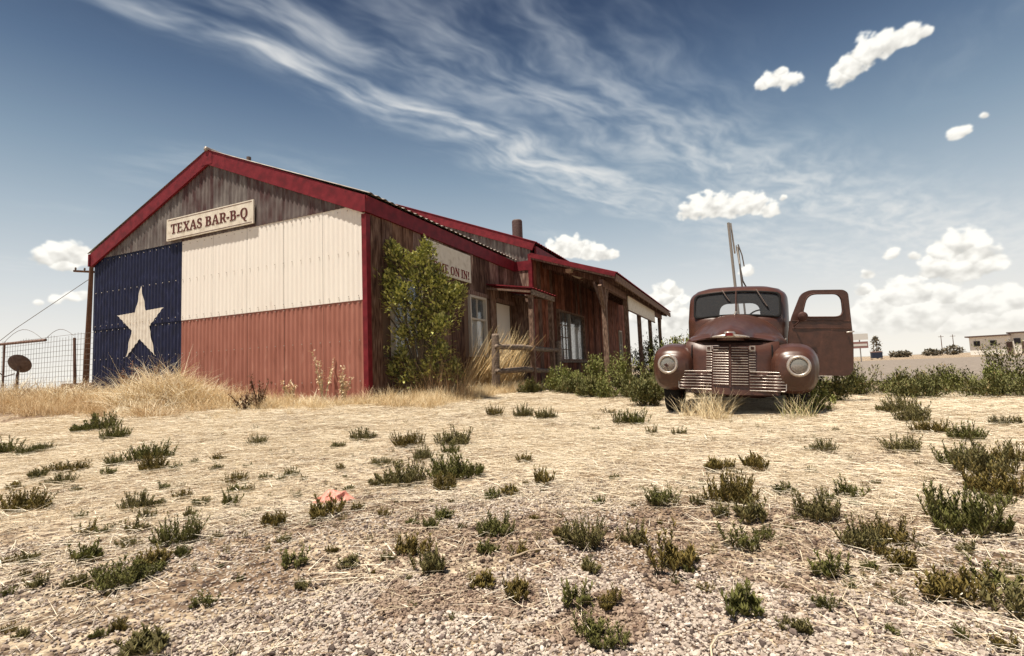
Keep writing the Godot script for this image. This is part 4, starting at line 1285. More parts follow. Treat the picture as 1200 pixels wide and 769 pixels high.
func stone_mesh(sd: int) -> ArrayMesh:
	var r := RandomNumberGenerator.new(); r.seed = sd
	var b := Buf.new()
	var rings := []
	for q in [[-0.75, 0.62], [-0.1, 1.0], [0.6, 0.72]]:
		var ring := PackedVector3Array()
		for k in 6:
			var a := TAU * k / 6 + r.randf_range(-0.25, 0.25)
			var rr: float = q[1] * r.randf_range(0.78, 1.15)
			ring.append(Vector3(cos(a) * rr, q[0] * 0.72 + r.randf_range(-0.1, 0.1), sin(a) * rr * 0.82))
		rings.append(ring)
	b.loft(rings, true, true, true)
	var flat := Buf.new()
	for t in range(0, b.ix.size(), 3): flat.face([b.v[b.ix[t]], b.v[b.ix[t + 1]], b.v[b.ix[t + 2]]])
	return flat.done()

func where_word(x: float, z: float) -> String:
	var d := Vector2(x, z).length()
	var az := rad_to_deg(atan2(x, -z))
	var side := "far left" if az < -52 else "left" if az < -36 else "left of centre" if az < -24 else "middle" if az < -12 else "right of centre" if az < 2 else "right" if az < 13 else "far right"
	var depth := "nearest gravel" if d < 1.75 else "near gravel" if d < 2.3 else "mid gravel" if d < 3.2 else "straw ground" if d < 5.0 else "far straw ground"
	return depth + ", " + side

const WEEDS := [-7.58,-3.90,0.40, -6.33,-3.44,0.30, -4.57,-2.81,0.29, -4.04,-2.42,0.20, -4.64,-2.23,0.22, -4.62,-2.55,0.16, -3.53,-1.47,0.22, -3.57,-1.58,0.11, -3.25,-2.07,0.09, -2.84,-1.70,0.16, -2.63,-1.58,0.07, -3.03,-2.36,0.15, -2.75,-2.54,0.10, -3.87,-2.88,0.11, -3.55,-2.61,0.09, -4.20,-3.52,0.16, -2.28,-2.17,0.06, -2.57,-2.50,0.05, -2.86,-2.47,0.09, -2.88,-1.93,0.09, -2.63,-1.83,0.08, -2.47,-1.88,0.09, -2.69,-2.11,0.09, -1.92,-1.66,0.10, -1.77,-1.85,0.14, -2.67,-1.38,0.08, -2.58,-1.37,0.07, -2.47,-1.44,0.08, -2.13,-1.40,0.15, -1.94,-1.29,0.06, -2.27,-1.17,0.10, -1.86,-1.10,0.18, -1.95,-1.21,0.11, -1.47,-1.35,0.10, -1.41,-1.50,0.04, -1.69,-1.53,0.06, -1.28,-1.23,0.05, -1.46,-1.03,0.07, -2.49,-1.09,0.07, -2.54,-1.05,0.05, -2.02,-1.01,0.07, -2.15,-0.97,0.06, -2.06,-0.99,0.03, -1.57,-0.84,0.04, -1.56,-0.88,0.04, -1.77,-0.76,0.04, -1.35,-0.81,0.12, -2.16,-0.89,0.04, -2.33,-1.00,0.03, -2.07,-1.09,0.03, -2.44,-1.67,0.07, -3.96,-2.73,0.08, -3.86,-2.53,0.09, -3.39,-2.77,0.07, -2.64,-2.17,0.06, -2.72,-2.47,0.06, -1.53,-0.88,0.02, -1.84,-1.00,0.02, -6.71,-2.69,0.27, -6.38,-2.73,0.19, -6.46,-2.91,0.16, -4.18,-1.96,0.15, -4.55,-1.99,0.12, -4.28,-1.76,0.10, -3.81,-1.88,0.07, -2.00,-1.48,0.04, -1.69,-1.27,0.02, -1.52,-1.21,0.03, -2.20,-1.77,0.04, -3.25,-3.51,0.10, -1.73,-1.71,0.03, -2.55,-2.81,0.07, -4.14,-2.21,0.08, -3.03,-1.53,0.05, -1.86,-0.76,0.04, -2.63,-1.46,0.05, -2.32,-1.31,0.06, -3.28,-3.98,0.23, -2.70,-3.79,0.23, -2.26,-3.94,0.33, -2.15,-3.55,0.16, -2.18,-3.24,0.16, -1.92,-2.59,0.27, -2.37,-3.00,0.15, -1.57,-2.75,0.29, -1.56,-2.48,0.15, -1.40,-3.31,0.11, -1.04,-2.73,0.12, -1.14,-2.47,0.12, -1.20,-2.39,0.09, -2.53,-5.97,0.27, -2.16,-5.90,0.27, -2.88,-5.96,0.22, -1.74,-2.03,0.08, -1.54,-1.96,0.07, -1.36,-1.93,0.05, -1.26,-2.04,0.09, -1.23,-1.89,0.07, -1.11,-1.92,0.03, -0.85,-2.10,0.04, -0.91,-1.90,0.16, -0.85,-1.67,0.08, -0.74,-1.70,0.06, -1.11,-1.57,0.11, -0.94,-1.45,0.10, -1.15,-1.48,0.06, -1.25,-1.41,0.08, -0.75,-1.42,0.09, -0.62,-1.40,0.08, -0.57,-1.88,0.16, -0.69,-1.95,0.05, -0.48,-1.62,0.08, -0.47,-1.39,0.09, -0.37,-1.42,0.07, -0.32,-1.24,0.08, -0.39,-1.27,0.07, -0.36,-2.48,0.15, -0.63,-2.40,0.06, -0.69,-2.90,0.06, -0.44,-1.94,0.05, -0.37,-1.93,0.09, -0.26,-1.73,0.14, -1.62,-6.81,0.14, -1.33,-5.04,0.08, -1.09,-5.66,0.30, -0.75,-4.95,0.13, -0.53,-4.87,0.13, -1.14,-2.72,0.05, -1.13,-1.39,0.02, -0.98,-1.37,0.02, -1.09,-1.93,0.02, -2.09,-2.36,0.06, -1.64,-2.20,0.03, -0.51,-2.74,0.04, -0.33,-2.18,0.03, -1.31,-2.42,0.03, -0.69,-1.73,0.02, -0.17,-3.25,0.13, 0.05,-3.36,0.13, -0.09,-2.59,0.23, -0.21,-2.48,0.06, -0.12,-2.35,0.08, -0.01,-2.30,0.13, -0.03,-2.00,0.11, 0.05,-2.08,0.06, 0.34,-3.39,0.07, 0.49,-4.19,0.16, 1.62,-6.98,0.36, 1.42,-5.88,0.29, 0.94,-4.20,0.22, 1.41,-5.20,0.24, 1.99,-5.79,0.16, 2.16,-5.81,0.14, 0.22,-2.44,0.18, 0.14,-2.80,0.09, 0.40,-2.82,0.12, 0.32,-2.75,0.07, 0.13,-2.25,0.04, 0.35,-2.15,0.15, 0.46,-2.21,0.16, 0.38,-2.04,0.06, 0.22,-1.81,0.10, 0.25,-1.75,0.03, 0.31,-1.89,0.05, 0.41,-1.92,0.08, 0.37,-1.86,0.03, -0.04,-1.49,0.12, -0.13,-1.59,0.04, 0.16,-1.56,0.05, 0.09,-1.43,0.06, 0.28,-1.49,0.04, 0.41,-1.50,0.03, 1.45,-4.75,0.24, 0.69,-2.40,0.25, 0.98,-3.03,0.25, 1.18,-3.47,0.28, 1.09,-3.71,0.21, 1.38,-3.83,0.19, 0.62,-2.14,0.07, 0.44,-1.73,0.11, 0.49,-1.70,0.11, 0.55,-1.67,0.11, 0.69,-1.97,0.04, -0.19,-1.80,0.07, -0.19,-1.70,0.04, 0.49,-1.46,0.05, 0.59,-1.86,0.10, 0.51,-2.15,0.04, -0.25,-2.78,0.04, -0.22,-2.89,0.05, 0.21,-3.77,0.04, 0.73,-5.14,0.06, 0.93,-5.28,0.06, 0.42,-2.69,0.04, 0.58,-3.14,0.04, 0.52,-3.01,0.03, -0.05,-3.21,0.04, 0.69,-2.62,0.09, 0.95,-2.77,0.09, 0.17,-2.39,0.04]

var all_weeds := []

func tell_apart() -> void:   # weeds whose words agree are told apart by their order from the left
	var by := {}
	for o in all_weeds: by.get_or_add(o.get_meta("label"), []).append(o)
	for label in by:
		var set_: Array = by[label]
		if set_.size() < 2: continue
		set_.sort_custom(func(a, b): return atan2(a.position.x, -a.position.z) < atan2(b.position.x, -b.position.z))
		for k in set_.size():
			var place: String = "leftmost" if k == 0 else "rightmost" if k == set_.size() - 1 else ["", "second", "third", "fourth", "fifth", "sixth", "seventh", "eighth", "ninth"][k] + " from left"
			set_[k].set_meta("label", label + ", " + place)

func make_weeds() -> void:
	var kinds := []
	for k in 12: kinds.append(weed_mesh([34, 38, 38, 24, 32, 44, 16, 36, 30, 26, 20, 40][k], [0.56, 0.46, 0.62, 0.72, 0.5, 0.5, 0.85, 0.56, 0.42, 0.6, 0.52, 0.48][k], [17, 16, 16, 18, 15, 16, 20, 15, 16, 17, 14, 15][k]))
	for k in 4: kinds.append(weed_mesh([90, 110, 80, 100][k], [0.5, 0.42, 0.6, 0.46][k], [20, 18, 22, 19][k], 0.5))   # big ones: more and smaller leaves
	var protos := []
	for k in 16: protos.append(null)
	for i in range(0, WEEDS.size(), 3):
		var x: float = WEEDS[i]; var z: float = WEEDS[i + 1]; var w: float = WEEDS[i + 2]
		weed(protos, kinds, rng.randi() % 12 if w < 0.15 else 12 + rng.randi() % 4, x, z, w * 1.38)
	# small seedlings between them
	for k in 90:
		var az := deg_to_rad(rng.randf_range(-66, 20)); var d := lerpf(1.3, 5.5, pow(rng.randf(), 0.8))
		weed(protos, kinds, [3, 6, 9, 10][k % 4], sin(az) * d, -cos(az) * d, rng.randf_range(0.018, 0.04))
	tell_apart()

func weed(protos: Array, kinds: Array, k: int, x: float, z: float, w: float) -> void:
	var o: Node3D
	if protos[k] == null:
		o = thing("weed", Vector3.ZERO, "", "weed", "green weeds scattered over the gravel")
		part(o, "foliage", kinds[k][0], M.leaf)
		part(o, "stems", kinds[k][1], M.bark)
		protos[k] = o
	else:
		o = protos[k].duplicate()
		o.name = numbered("weed")
		add_child(o)
	all_weeds.append(o)
	var size := "tiny" if w < 0.045 else "small" if w < 0.08 else "medium" if w < 0.14 else "broad" if w < 0.22 else "large"
	var shape: String = ["bushy", "low spreading", "dense", "upright", "loose", "thick", "tall stemmed", "ragged", "flattened", "lopsided", "thin", "matted", "many stemmed", "wide spreading", "shrubby", "tangled"][k]
	o.set_meta("label", "%s %s grey green weed on the %s" % [size, shape, where_word(x, z)])
	var tall := rng.randf_range(0.8, 1.25) * (1.0 if w > 0.05 else 1.3)
	o.get_child(0).material_override = M["leaf_%d" % (rng.randi() % 3)]
	o.transform = Transform3D(Basis(Vector3.UP, rng.randf() * TAU).scaled(Vector3(w, w * tall, w)), Vector3(x, lift(x, z) - 0.003, z))

func make_cover() -> void:   # gravel, straw litter and standing dry grass: uncountable stuff
	var stones := []
	for k in 4: stones.append(stone_mesh(70 + k))
	var places := [[], [], [], []]; var tints := [[], [], [], []]
	var patch := FastNoiseLite.new(); patch.seed = 12; patch.frequency = 0.55
	for zone in [[0.75, 1.7, 76000], [1.7, 3.0, 70000], [3.0, 7.5, 40000]]:
		for i in zone[2]:
			var d := sqrt(lerpf(zone[0] * zone[0], zone[1] * zone[1], rng.randf()))
			var az := deg_to_rad(rng.randf_range(-78, 38))
			var x := sin(az) * d; var z := -cos(az) * d
			var cover := 0.80 + 0.7 * patch.get_noise_2d(x, z) + 0.25 * patch.get_noise_2d(x * 4.0, z * 4.0) - 0.04 * d
			if rng.randf() > cover: continue
			var r := rng.randf_range(0.0022, 0.0054) * (1.0 + 0.09 * d)
			if rng.randf() < 0.07: r *= rng.randf_range(1.5, 2.1)
			var k := rng.randi() % 4
			places[k].append(Transform3D(Basis.from_euler(Vector3(rng.randf_range(-0.5, 0.5), rng.randf() * TAU, rng.randf_range(-0.5, 0.5))).scaled_local(Vector3(r, r * rng.randf_range(0.6, 1.05), r)), Vector3(x, lift(x, z) + r * 0.45, z)))
			var t := rng.randf()
			var col := mixed(Color(0.44, 0.37, 0.32), Color(0.72, 0.65, 0.57), t)
			var q := rng.randf()
			if q < 0.13: col = Color(0.11, 0.085, 0.075)
			elif q < 0.28: col = Color(0.25, 0.20, 0.18)
			elif q < 0.34: col = Color(0.42, 0.33, 0.27)
			elif q < 0.40: col = Color(0.80, 0.74, 0.67)
			if patch.get_noise_2d(x * 0.9 + 60.0, z * 0.9) + 0.4 * patch.get_noise_2d(x * 5.0, z * 5.0) > 0.16: col = col * Color(0.66, 0.58, 0.52)
			tints[k].append(col)
	var g := Node3D.new(); g.name = "gravel"; add_child(g)
	tag(g, "loose pale crushed gravel strewn over the foreground", "", "", "stuff")
	for k in 4: copies(g, "pebbles", stones[k], M.stone, places[k], tints[k])
	var sprig := weed_mesh(7, 0.8, 12)
	var sp := []; var stn := []
	for i in 1300:
		var d := lerpf(1.2, 9.0, pow(rng.randf(), 0.75)); var az := deg_to_rad(rng.randf_range(-68, 24))
		var x := sin(az) * d; var z := -cos(az) * d
		if x < -5.3 and z < -5.4: continue
		if patch.get_noise_2d(x * 0.8 + 30.0, z * 0.8) < rng.randf_range(-0.25, 0.15): continue
		var w := lerpf(0.012, 0.05, pow(rng.randf(), 2.0)) * (1.0 + 0.12 * d)
		sp.append(Transform3D(Basis(Vector3.UP, rng.randf() * TAU).scaled(Vector3(w, w, w)), Vector3(x, lift(x, z) - 0.002, z)))
		stn.append(mixed(Color(0.8, 0.75, 0.7), Color(1.25, 1.15, 1.0), rng.randf()))
	g = Node3D.new(); g.name = "seedlings"; add_child(g)
	tag(g, "tiny green seedlings sprinkled between the larger weeds", "", "", "stuff")
	copies(g, "sprigs", sprig[0], M.leaf, sp, stn)
	# straw lying flat
	var lit := [litter_mesh(26, 0.12), litter_mesh(26, 0.14), litter_mesh(34, 0.17)]
	places = [[], [], []]; tints = [[], [], []]
	for i in 13500:
		var d := sqrt(lerpf(0.6, 115.0, pow(rng.randf(), 1.25)))
		var az := deg_to_rad(rng.randf_range(-74, 26))
		var x := sin(az) * d; var z := -cos(az) * d
		if x < XR - 0.1 and z < ZF - 0.1: continue
		var cover := 0.25 + 0.17 * d - 0.8 * patch.get_noise_2d(x, z) + (0.25 if x > 0.2 and d < 3.0 else 0.0)
		if d < 2.5: cover *= 0.14 if x < -0.1 else 0.3
		if rng.randf() > cover: continue
		var k := rng.randi() % 3
		var s := rng.randf_range(0.7, 1.25) * (1.0 + 0.11 * maxf(0.0, d - 2.0))
		places[k].append(Transform3D(Basis(Vector3.UP, rng.randf() * TAU).scaled(Vector3(s, s, s)), Vector3(x, lift(x, z), z)))
		tints[k].append(mixed(Color(0.82, 0.76, 0.68), Color(1, 1, 1), rng.randf()))
	g = Node3D.new(); g.name = "straw"; add_child(g)
	tag(g, "bleached straw and dead stalks lying over the ground", "", "", "stuff")
	for k in 3: copies(g, "straw_litter", lit[k], M.straw, places[k], tints[k])
	# standing dry grass
	var kinds := [tuft_mesh(40, 0.34, 0.12, 0.007, 0.5, 0.95), tuft_mesh(44, 0.5, 0.16, 0.008, 0.6, 1.0), tuft_mesh(40, 0.2, 0.1, 0.004, 0.3)]
	places = [[], [], []]; tints = [[], [], []]
	var clump := FastNoiseLite.new(); clump.seed = 15; clump.frequency = 0.9
	var spots := []
	for i in 1500:   # a fringe along the gable wall
		var x := rng.randf_range(-17.5, -5.4); var z := ZF + 0.12 + absf(rng.randfn(0.0, 0.75))
		if x < XL: z -= rng.randf_range(-0.4, 1.6)
		spots.append([x, z, (0.55 if x < -10.4 else 0.36) + 0.5 * clump.get_noise_2d(x, z), 0])
	for i in 500:   # a big tangled heap where blue meets red
		var a := rng.randf() * TAU; var r := absf(rng.randfn(0.0, 0.62))
		spots.append([-9.15 + cos(a) * r * 1.7, -5.95 + sin(a) * r * 0.7, 1.2 - 0.4 * r, 1])
	for i in 900:   # a wide brownish bank to the left
		spots.append([rng.randf_range(-17.0, -7.5), rng.randf_range(-7.2, -4.6), rng.randf_range(0.35, 0.75), 2])
	for i in 1300:   # along the side wall and round the rail fence
		var z := rng.randf_range(-12.0, -6.2)
		spots.append([rng.randf_range(-5.6, -4.2) + 0.1 * (z + 8.0), z, rng.randf_range(0.3, 0.7), 0])
	for i in 700:   # thinning out from the wall into the lot
		var z := -6.2 + absf(rng.randfn(0.0, 1.1)); var x := rng.randf_range(-14.0, -4.2)
		if z > -3.2: continue
		spots.append([x, z, rng.randf_range(0.16, 0.42), 3])
	for i in 700:   # short stubble on the lot
		var d := rng.randf_range(2.6, 10.0); var az := deg_to_rad(rng.randf_range(-66, 24))
		var x := sin(az) * d; var z := -cos(az) * d
		if x < -5.3 and z < ZF: continue
		if clump.get_noise_2d(x * 0.7, z * 0.7) < 0.05: continue
		spots.append([x, z, rng.randf_range(0.14, 0.32), 3])
	for s in spots:
		var k: int = 2 if s[3] == 3 else rng.randi() % 2
		var sc: float = maxf(0.12, s[2] * rng.randf_range(0.7, 1.25))
		places[k].append(Transform3D((Basis(Vector3.UP, rng.randf() * TAU) * Basis(Vector3.RIGHT, rng.randf_range(-0.35, 0.35))).scaled(Vector3(sc, sc, sc)), Vector3(s[0], lift(s[0], s[1]), s[1])))
		var tone := mixed(Color(0.82, 0.72, 0.58), Color(1, 0.97, 0.9), rng.randf())
		if s[3] == 2: tone = mixed(Color(0.55, 0.42, 0.32), Color(0.98, 0.9, 0.78), rng.randf())
		tints[k].append(tone)
	g = Node3D.new(); g.name = "dry_grass"; add_child(g)
	tag(g, "tall bleached dry grass heaped along the walls", "", "", "stuff")
	for k in 3: copies(g, "grass_tufts", kinds[k], M.straw, places[k], tints[k])

# one leafy shrub as a thing: clumps of leaves along spreading stems
func shrub(called: String, at: Vector3, wide: float, tall: float, stems: int, per: int, size: float, tones: Array, label: String, group: String, bare := 0.25) -> void:
	var o := thing(called, at, label, "shrub", group)
	var b := Buf.new(); var st := Buf.new()
	for s in stems:
		var out := rand_dir(0.0, 1.45)
		var reach := rng.randf_range(0.7, 1.05)
		var tip := Vector3(out.x * wide * 0.5, 0.06 * tall + pow(out.y, 0.8) * tall * 0.94, out.z * wide * 0.5) * reach
		var root := Vector3(out.x, 0, out.z) * wide * 0.1
		var pts := []
		for k in 5:
			var t := k / 4.0
			pts.append(root.lerp(tip, t) + Vector3(rng.randf_range(-1, 1), 0, rng.randf_range(-1, 1)) * 0.05 * tall * t)
		st.tint = Color(0.12, 0.085, 0.05)
		st.tube(pts, [0.010 * tall, 0.008 * tall, 0.006 * tall, 0.004 * tall, 0.002 * tall], 5, false)
		var tone := rng.randf()
		for k in per:
			var t := lerpf(bare, 1.0, pow(rng.randf(), 0.6))
			var seg := mini(int(t * 4.0), 3)
			var p: Vector3 = pts[seg].lerp(pts[seg + 1], t * 4.0 - seg)
			p += rand_dir(0.0, PI) * sqrt(rng.randf()) * 0.1 * wide
			p.y = maxf(p.y, 0.01)
			var col := mixed(tones[0], tones[1], clampf(pow(rng.randf(), 1.2) * 0.7 + tone * 0.3, 0.0, 1.0))
			if rng.randf() < 0.06: col = Color(0.26, 0.19, 0.09)
			leaf(b, p, (rand_dir(0.2, 1.7) + out * 0.5).normalized(), Vector3.UP, size * rng.randf_range(0.6, 1.2), size * rng.randf_range(0.22, 0.4), col)
	part(o, "foliage", b, M.leaf)
	part(o, "stems", st, M.bark)

func make_plants() -> void:
	# the bush-like young tree before the side wall
	var o := thing("young_tree", Vector3(-5.16, 0.14, -7.7), "young leafy tree with bright green crown growing against the board wall", "tree")
	var st := Buf.new(); var b := Buf.new()
	st.tint = Color(0.13, 0.10, 0.07)
	var clumps := [Vector4(0.0, 2.0, 0.0, 0.5), Vector4(-0.55, 2.05, 0.2, 0.36), Vector4(0.1, 2.45, 0.05, 0.3), Vector4(-0.32, 2.5, 0.15, 0.22), Vector4(-0.42, 2.72, 0.2, 0.12), Vector4(0.26, 2.12, -0.05, 0.28), Vector4(0.42, 1.95, -0.1, 0.22), Vector4(0.6, 1.72, -0.15, 0.24), Vector4(-0.05, 1.5, 0.0, 0.36), Vector4(0.38, 1.55, -0.1, 0.34), Vector4(0.1, 1.1, -0.05, 0.32), Vector4(-0.2, 1.75, 0.3, 0.3), Vector4(-0.8, 1.95, 0.25, 0.2), Vector4(-0.72, 2.2, 0.3, 0.2), Vector4(0.2, 2.7, 0.0, 0.15), Vector4(0.72, 1.9, -0.2, 0.13), Vector4(-0.35, 0.75, 0.1, 0.22), Vector4(-0.75, 0.95, 0.3, 0.14), Vector4(0.35, 0.8, -0.1, 0.26), Vector4(0.5, 1.25, 0.1, 0.2), Vector4(-0.1, 0.45, 0.1, 0.24), Vector4(0.25, 0.5, 0.0, 0.22), Vector4(-0.5, 0.5, 0.15, 0.16), Vector4(0.6, 0.5, -0.15, 0.2), Vector4(-0.25, 1.15, 0.15, 0.2)]
	for c in clumps:
		var tip := Vector3(c.x, c.y, c.z)
		var root := Vector3(rng.randf_range(-0.1, 0.12), 0, rng.randf_range(-0.08, 0.08))
		var mid := Vector3(tip.x * 0.28, tip.y * 0.55, tip.z * 0.3)
		st.tube([root, mid * 0.5 + root * 0.5, mid, mid.lerp(tip, 0.6), tip + Vector3(0, c.w * 0.6, 0)], [0.032, 0.026, 0.018, 0.011, 0.004], 6, false)
		for tw in int(76 * c.w / 0.3):
			var dir := rand_dir(0.0, 2.4)
			var q: Vector3 = tip + Vector3(dir.x, dir.y * 0.9, dir.z) * c.w * rng.randf_range(0.25, 1.12)
			if q.x < -0.5 and q.z < -0.5: continue
			st.tube([q - dir * 0.08, q + dir * 0.05], [0.003, 0.0015], 3, false)
			for k in 7:
				var p: Vector3 = q + rand_dir(0.0, PI) * 0.07
				var col := mixed(Color(0.13, 0.14, 0.035), Color(0.46, 0.45, 0.15), pow(rng.randf(), 1.0))
				if rng.randf() < 0.12: col = Color(0.46, 0.44, 0.18)
				leaf(b, p, (dir + rand_dir(0.2, 1.6)).normalized(), Vector3.UP, rng.randf_range(0.06, 0.105), rng.randf_range(0.03, 0.05), col)
	part(o, "trunk", st, M.bark)
	part(o, "crown", b, M.leaf)
	# tangled heaps of bleached grass along the gable wall
	for s in [[-9.2, -5.75, 1.05, 0.72, 2600, "largest pale dry grass heap where the blue and red sheets meet"], [-10.6, -6.2, 0.9, 0.42, 1100, "dry grass heap before the right half of the blue sheets"], [-7.9, -6.2, 0.8, 0.22, 600, "low dry grass heap before the middle of the red sheets"], [-6.3, -6.45, 0.7, 0.24, 500, "dry grass heap at the foot of the red corner post"], [-12.9, -6.3, 1.0, 0.45, 1100, "brownish dry grass heap before the left corner of the blue sheets"], [-15.2, -6.3, 1.5, 0.5, 1500, "brown dry grass bank below the satellite dish"], [-8.4, -5.0, 0.8, 0.26, 700, "flattened dry grass patch out before the largest heap"]]:
		o = thing("dry_grass_heap", on_ground(s[0], s[1]), s[5], "dry grass", "dry grass heaps along the gable wall")
		b = Buf.new()
		for k in s[4]:
			var a := rng.randf() * TAU; var r := sqrt(rng.randf())
			var lie := rand_dir(0.15, 1.5)
			var col := mixed(Color(0.62, 0.50, 0.33), Color(0.90, 0.82, 0.64), rng.randf())
			if rng.randf() < (0.4 if s[0] < -12.0 else 0.14): col = mixed(Color(0.26, 0.16, 0.09), Color(0.5, 0.36, 0.22), rng.randf())
			var top: float = s[3] * (1.0 - r * r)
			blade(b, Vector3(cos(a) * r * s[2], rng.randf() * top * 0.75 - 0.02, sin(a) * r * s[2] * 0.55), lie, s[3] * rng.randf_range(0.35, 0.95), rng.randf_range(0.05, 0.6), rng.randf_range(0.006, 0.011), col, 4)
		for k in 46 if s[3] > 0.6 else 0:
			var a := rng.randf() * TAU; var r := sqrt(rng.randf())
			blade(b, Vector3(cos(a) * r * s[2] * 1.1, rng.randf() * s[3] * 0.7, sin(a) * r * s[2] * 0.5 + 0.1), (rand_dir(0.7, 1.35) + Vector3(0.5, 0.35, 0.1)).normalized(), rng.randf_range(0.35, 0.85), rng.randf_range(0.0, 0.2), 0.009, mixed(Color(0.72, 0.60, 0.42), Color(0.92, 0.84, 0.66), rng.randf()), 5)
		part(o, "blades", b, M.straw)
	# brown dead stalks at its foot
	o = thing("dead_brush", Vector3(-4.9, 0.13, -7.75), "brown dead brush standing round the foot of the young tree", "dead brush")
	b = Buf.new()
	for k in 520:
		var a := rng.randf() * TAU; var r := sqrt(rng.randf())
		blade(b, Vector3(cos(a) * r * 0.75, 0, sin(a) * r * 0.38), rand_dir(0.0, 0.5), rng.randf_range(0.4, 1.05), rng.randf_range(0.0, 0.25), 0.006, mixed(Color(0.16, 0.095, 0.05), Color(0.42, 0.28, 0.15), rng.randf()), 4)
	part(o, "stalks", b, M.straw)
	# tall golden grass behind the rail fence, leaning to the right
	o = thing("golden_grass", Vector3(-5.35, 0.14, -10.7), "tall golden grass clump leaning behind the rail fence", "grass clump")
	b = Buf.new()
	for k in 760:
		var a := rng.randf() * TAU; var r := sqrt(rng.randf())
		var d := (Vector3(rng.randf_range(0.08, 0.62), 1.0, rng.randf_range(-0.6, -0.05))).normalized()
		blade(b, Vector3(cos(a) * r * 0.3, 0, sin(a) * r * 1.5), d, rng.randf_range(0.6, 1.75), rng.randf_range(0.0, 0.12), rng.randf_range(0.009, 0.018), mixed(Color(0.48, 0.31, 0.13), Color(0.92, 0.74, 0.44), rng.randf()), 4)
	part(o, "blades", b, M.straw)
	# tufts growing before the truck
	for t in [[-0.52, -6.35, 0.36, 150, "pale dry grass tuft under the left half of the truck grille"], [-0.26, -6.15, 0.42, 190, "tallest dry grass tuft before the truck grille"], [0.55, -6.28, 0.34, 130, "greenish dry grass tuft before the right truck fender"]]:
		o = thing("grass_tuft", on_ground(t[0], t[1]), t[4], "grass tuft", "tufts before the truck")
		b = Buf.new()
		for k in t[3]:
			var a := rng.randf() * TAU; var r := 0.16 * sqrt(rng.randf())
			var col := mixed(Color(0.60, 0.47, 0.28), Color(0.84, 0.73, 0.50), rng.randf())
			if t[0] > 0 and rng.randf() < 0.55: col = mixed(Color(0.22, 0.24, 0.09), Color(0.42, 0.38, 0.17), rng.randf())
			blade(b, Vector3(cos(a) * r, -0.01, sin(a) * r), rand_dir(0.0, 0.75), t[2] * rng.randf_range(0.45, 1.1), rng.randf_range(0.05, 0.4), 0.005, col, 4)
		part(o, "blades", b, M.straw)
	# dead dock stalks along the gable wall
	for s in [[-6.5, -6.75, 0.85, 0, "tall pale dead thistle nearest the red corner post"], [-6.05, -6.72, 0.62, 0, "shorter pale dead thistle right against the red corner post"], [-7.2, -6.7, 0.42, 0, "small pale dead thistle low against the red sheets"], [-6.85, -5.75, 0.5, 1, "dark brown dead branching weed out before the red sheets"], [-7.05, -5.65, 0.36, 1, "dark brown dead weed sprawling to the left before the red sheets"], [-12.2, -6.8, 0.55, 2, "rusty brown dock stalk leftmost before the blue sheets"], [-11.8, -6.75, 0.72, 2, "tallest rusty brown dock stalk before the blue sheets"], [-11.0, -6.75, 0.62, 2, "rusty brown dock stalk nearest the flag's red part"], [-11.3, -6.72, 0.5, 2, "short rusty brown dock stalk between two taller ones"]]:
		o = thing("dead_stalk", on_ground(s[0], s[1]), s[4], "dead weed", "dead weeds along the gable wall")
		b = Buf.new(); st = Buf.new()
		var dark: Color = [Color(0.55, 0.45, 0.30), Color(0.12, 0.07, 0.045), Color(0.20, 0.10, 0.065)][s[3]]
		st.tint = dark * 0.8
		for k in 7:
			var d := rand_dir(0.0, 0.45 if s[3] != 1 else 0.95)
			var tip: Vector3 = d * s[2] * rng.randf_range(0.6, 1.1)
			st.tube([Vector3.ZERO, tip * 0.5 + Vector3(0, 0.03, 0), tip], [0.008, 0.006, 0.003], 5, false)
			for j in 34:
				var t := rng.randf_range(0.35, 1.02)
				leaf(b, tip * t + rand_dir(0, PI) * 0.025, rand_dir(0.4, 2.4), Vector3.UP, rng.randf_range(0.03, 0.08), rng.randf_range(0.015, 0.03), mixed(dark, dark * 1.5, rng.randf()))
		part(o, "stems", st, M.bark)
		part(o, "seed_heads", b, M.straw)
	# green shrubs before the porch
	var bright := [Color(0.13, 0.15, 0.04), Color(0.36, 0.36, 0.12)]
	var dull := [Color(0.075, 0.08, 0.027), Color(0.22, 0.205, 0.08)]
	for k in 12:
		var px := rng.randf_range(-3.9, -1.1); var pz := -11.0 - rng.randf_range(-1.6, 2.2)
		shrub("green_weed_patch", on_ground(px, pz), rng.randf_range(0.7, 1.1), rng.randf_range(0.25, 0.5), 22, 55, 0.06, [Color(0.11, 0.125, 0.035), Color(0.30, 0.30, 0.10)] if k % 3 else [Color(0.07, 0.078, 0.026), Color(0.2, 0.19, 0.075)], ["lowest","bright","pale","dull","spreading","thin","dense","ragged","leafy","trailing","broad","small"][k] + " green weed patch between the porch and the truck, %s" % ("by the truck" if px > -1.9 else "by the rail fence" if px < -3.0 else "in the middle"), "weeds between porch and truck", 0.05)
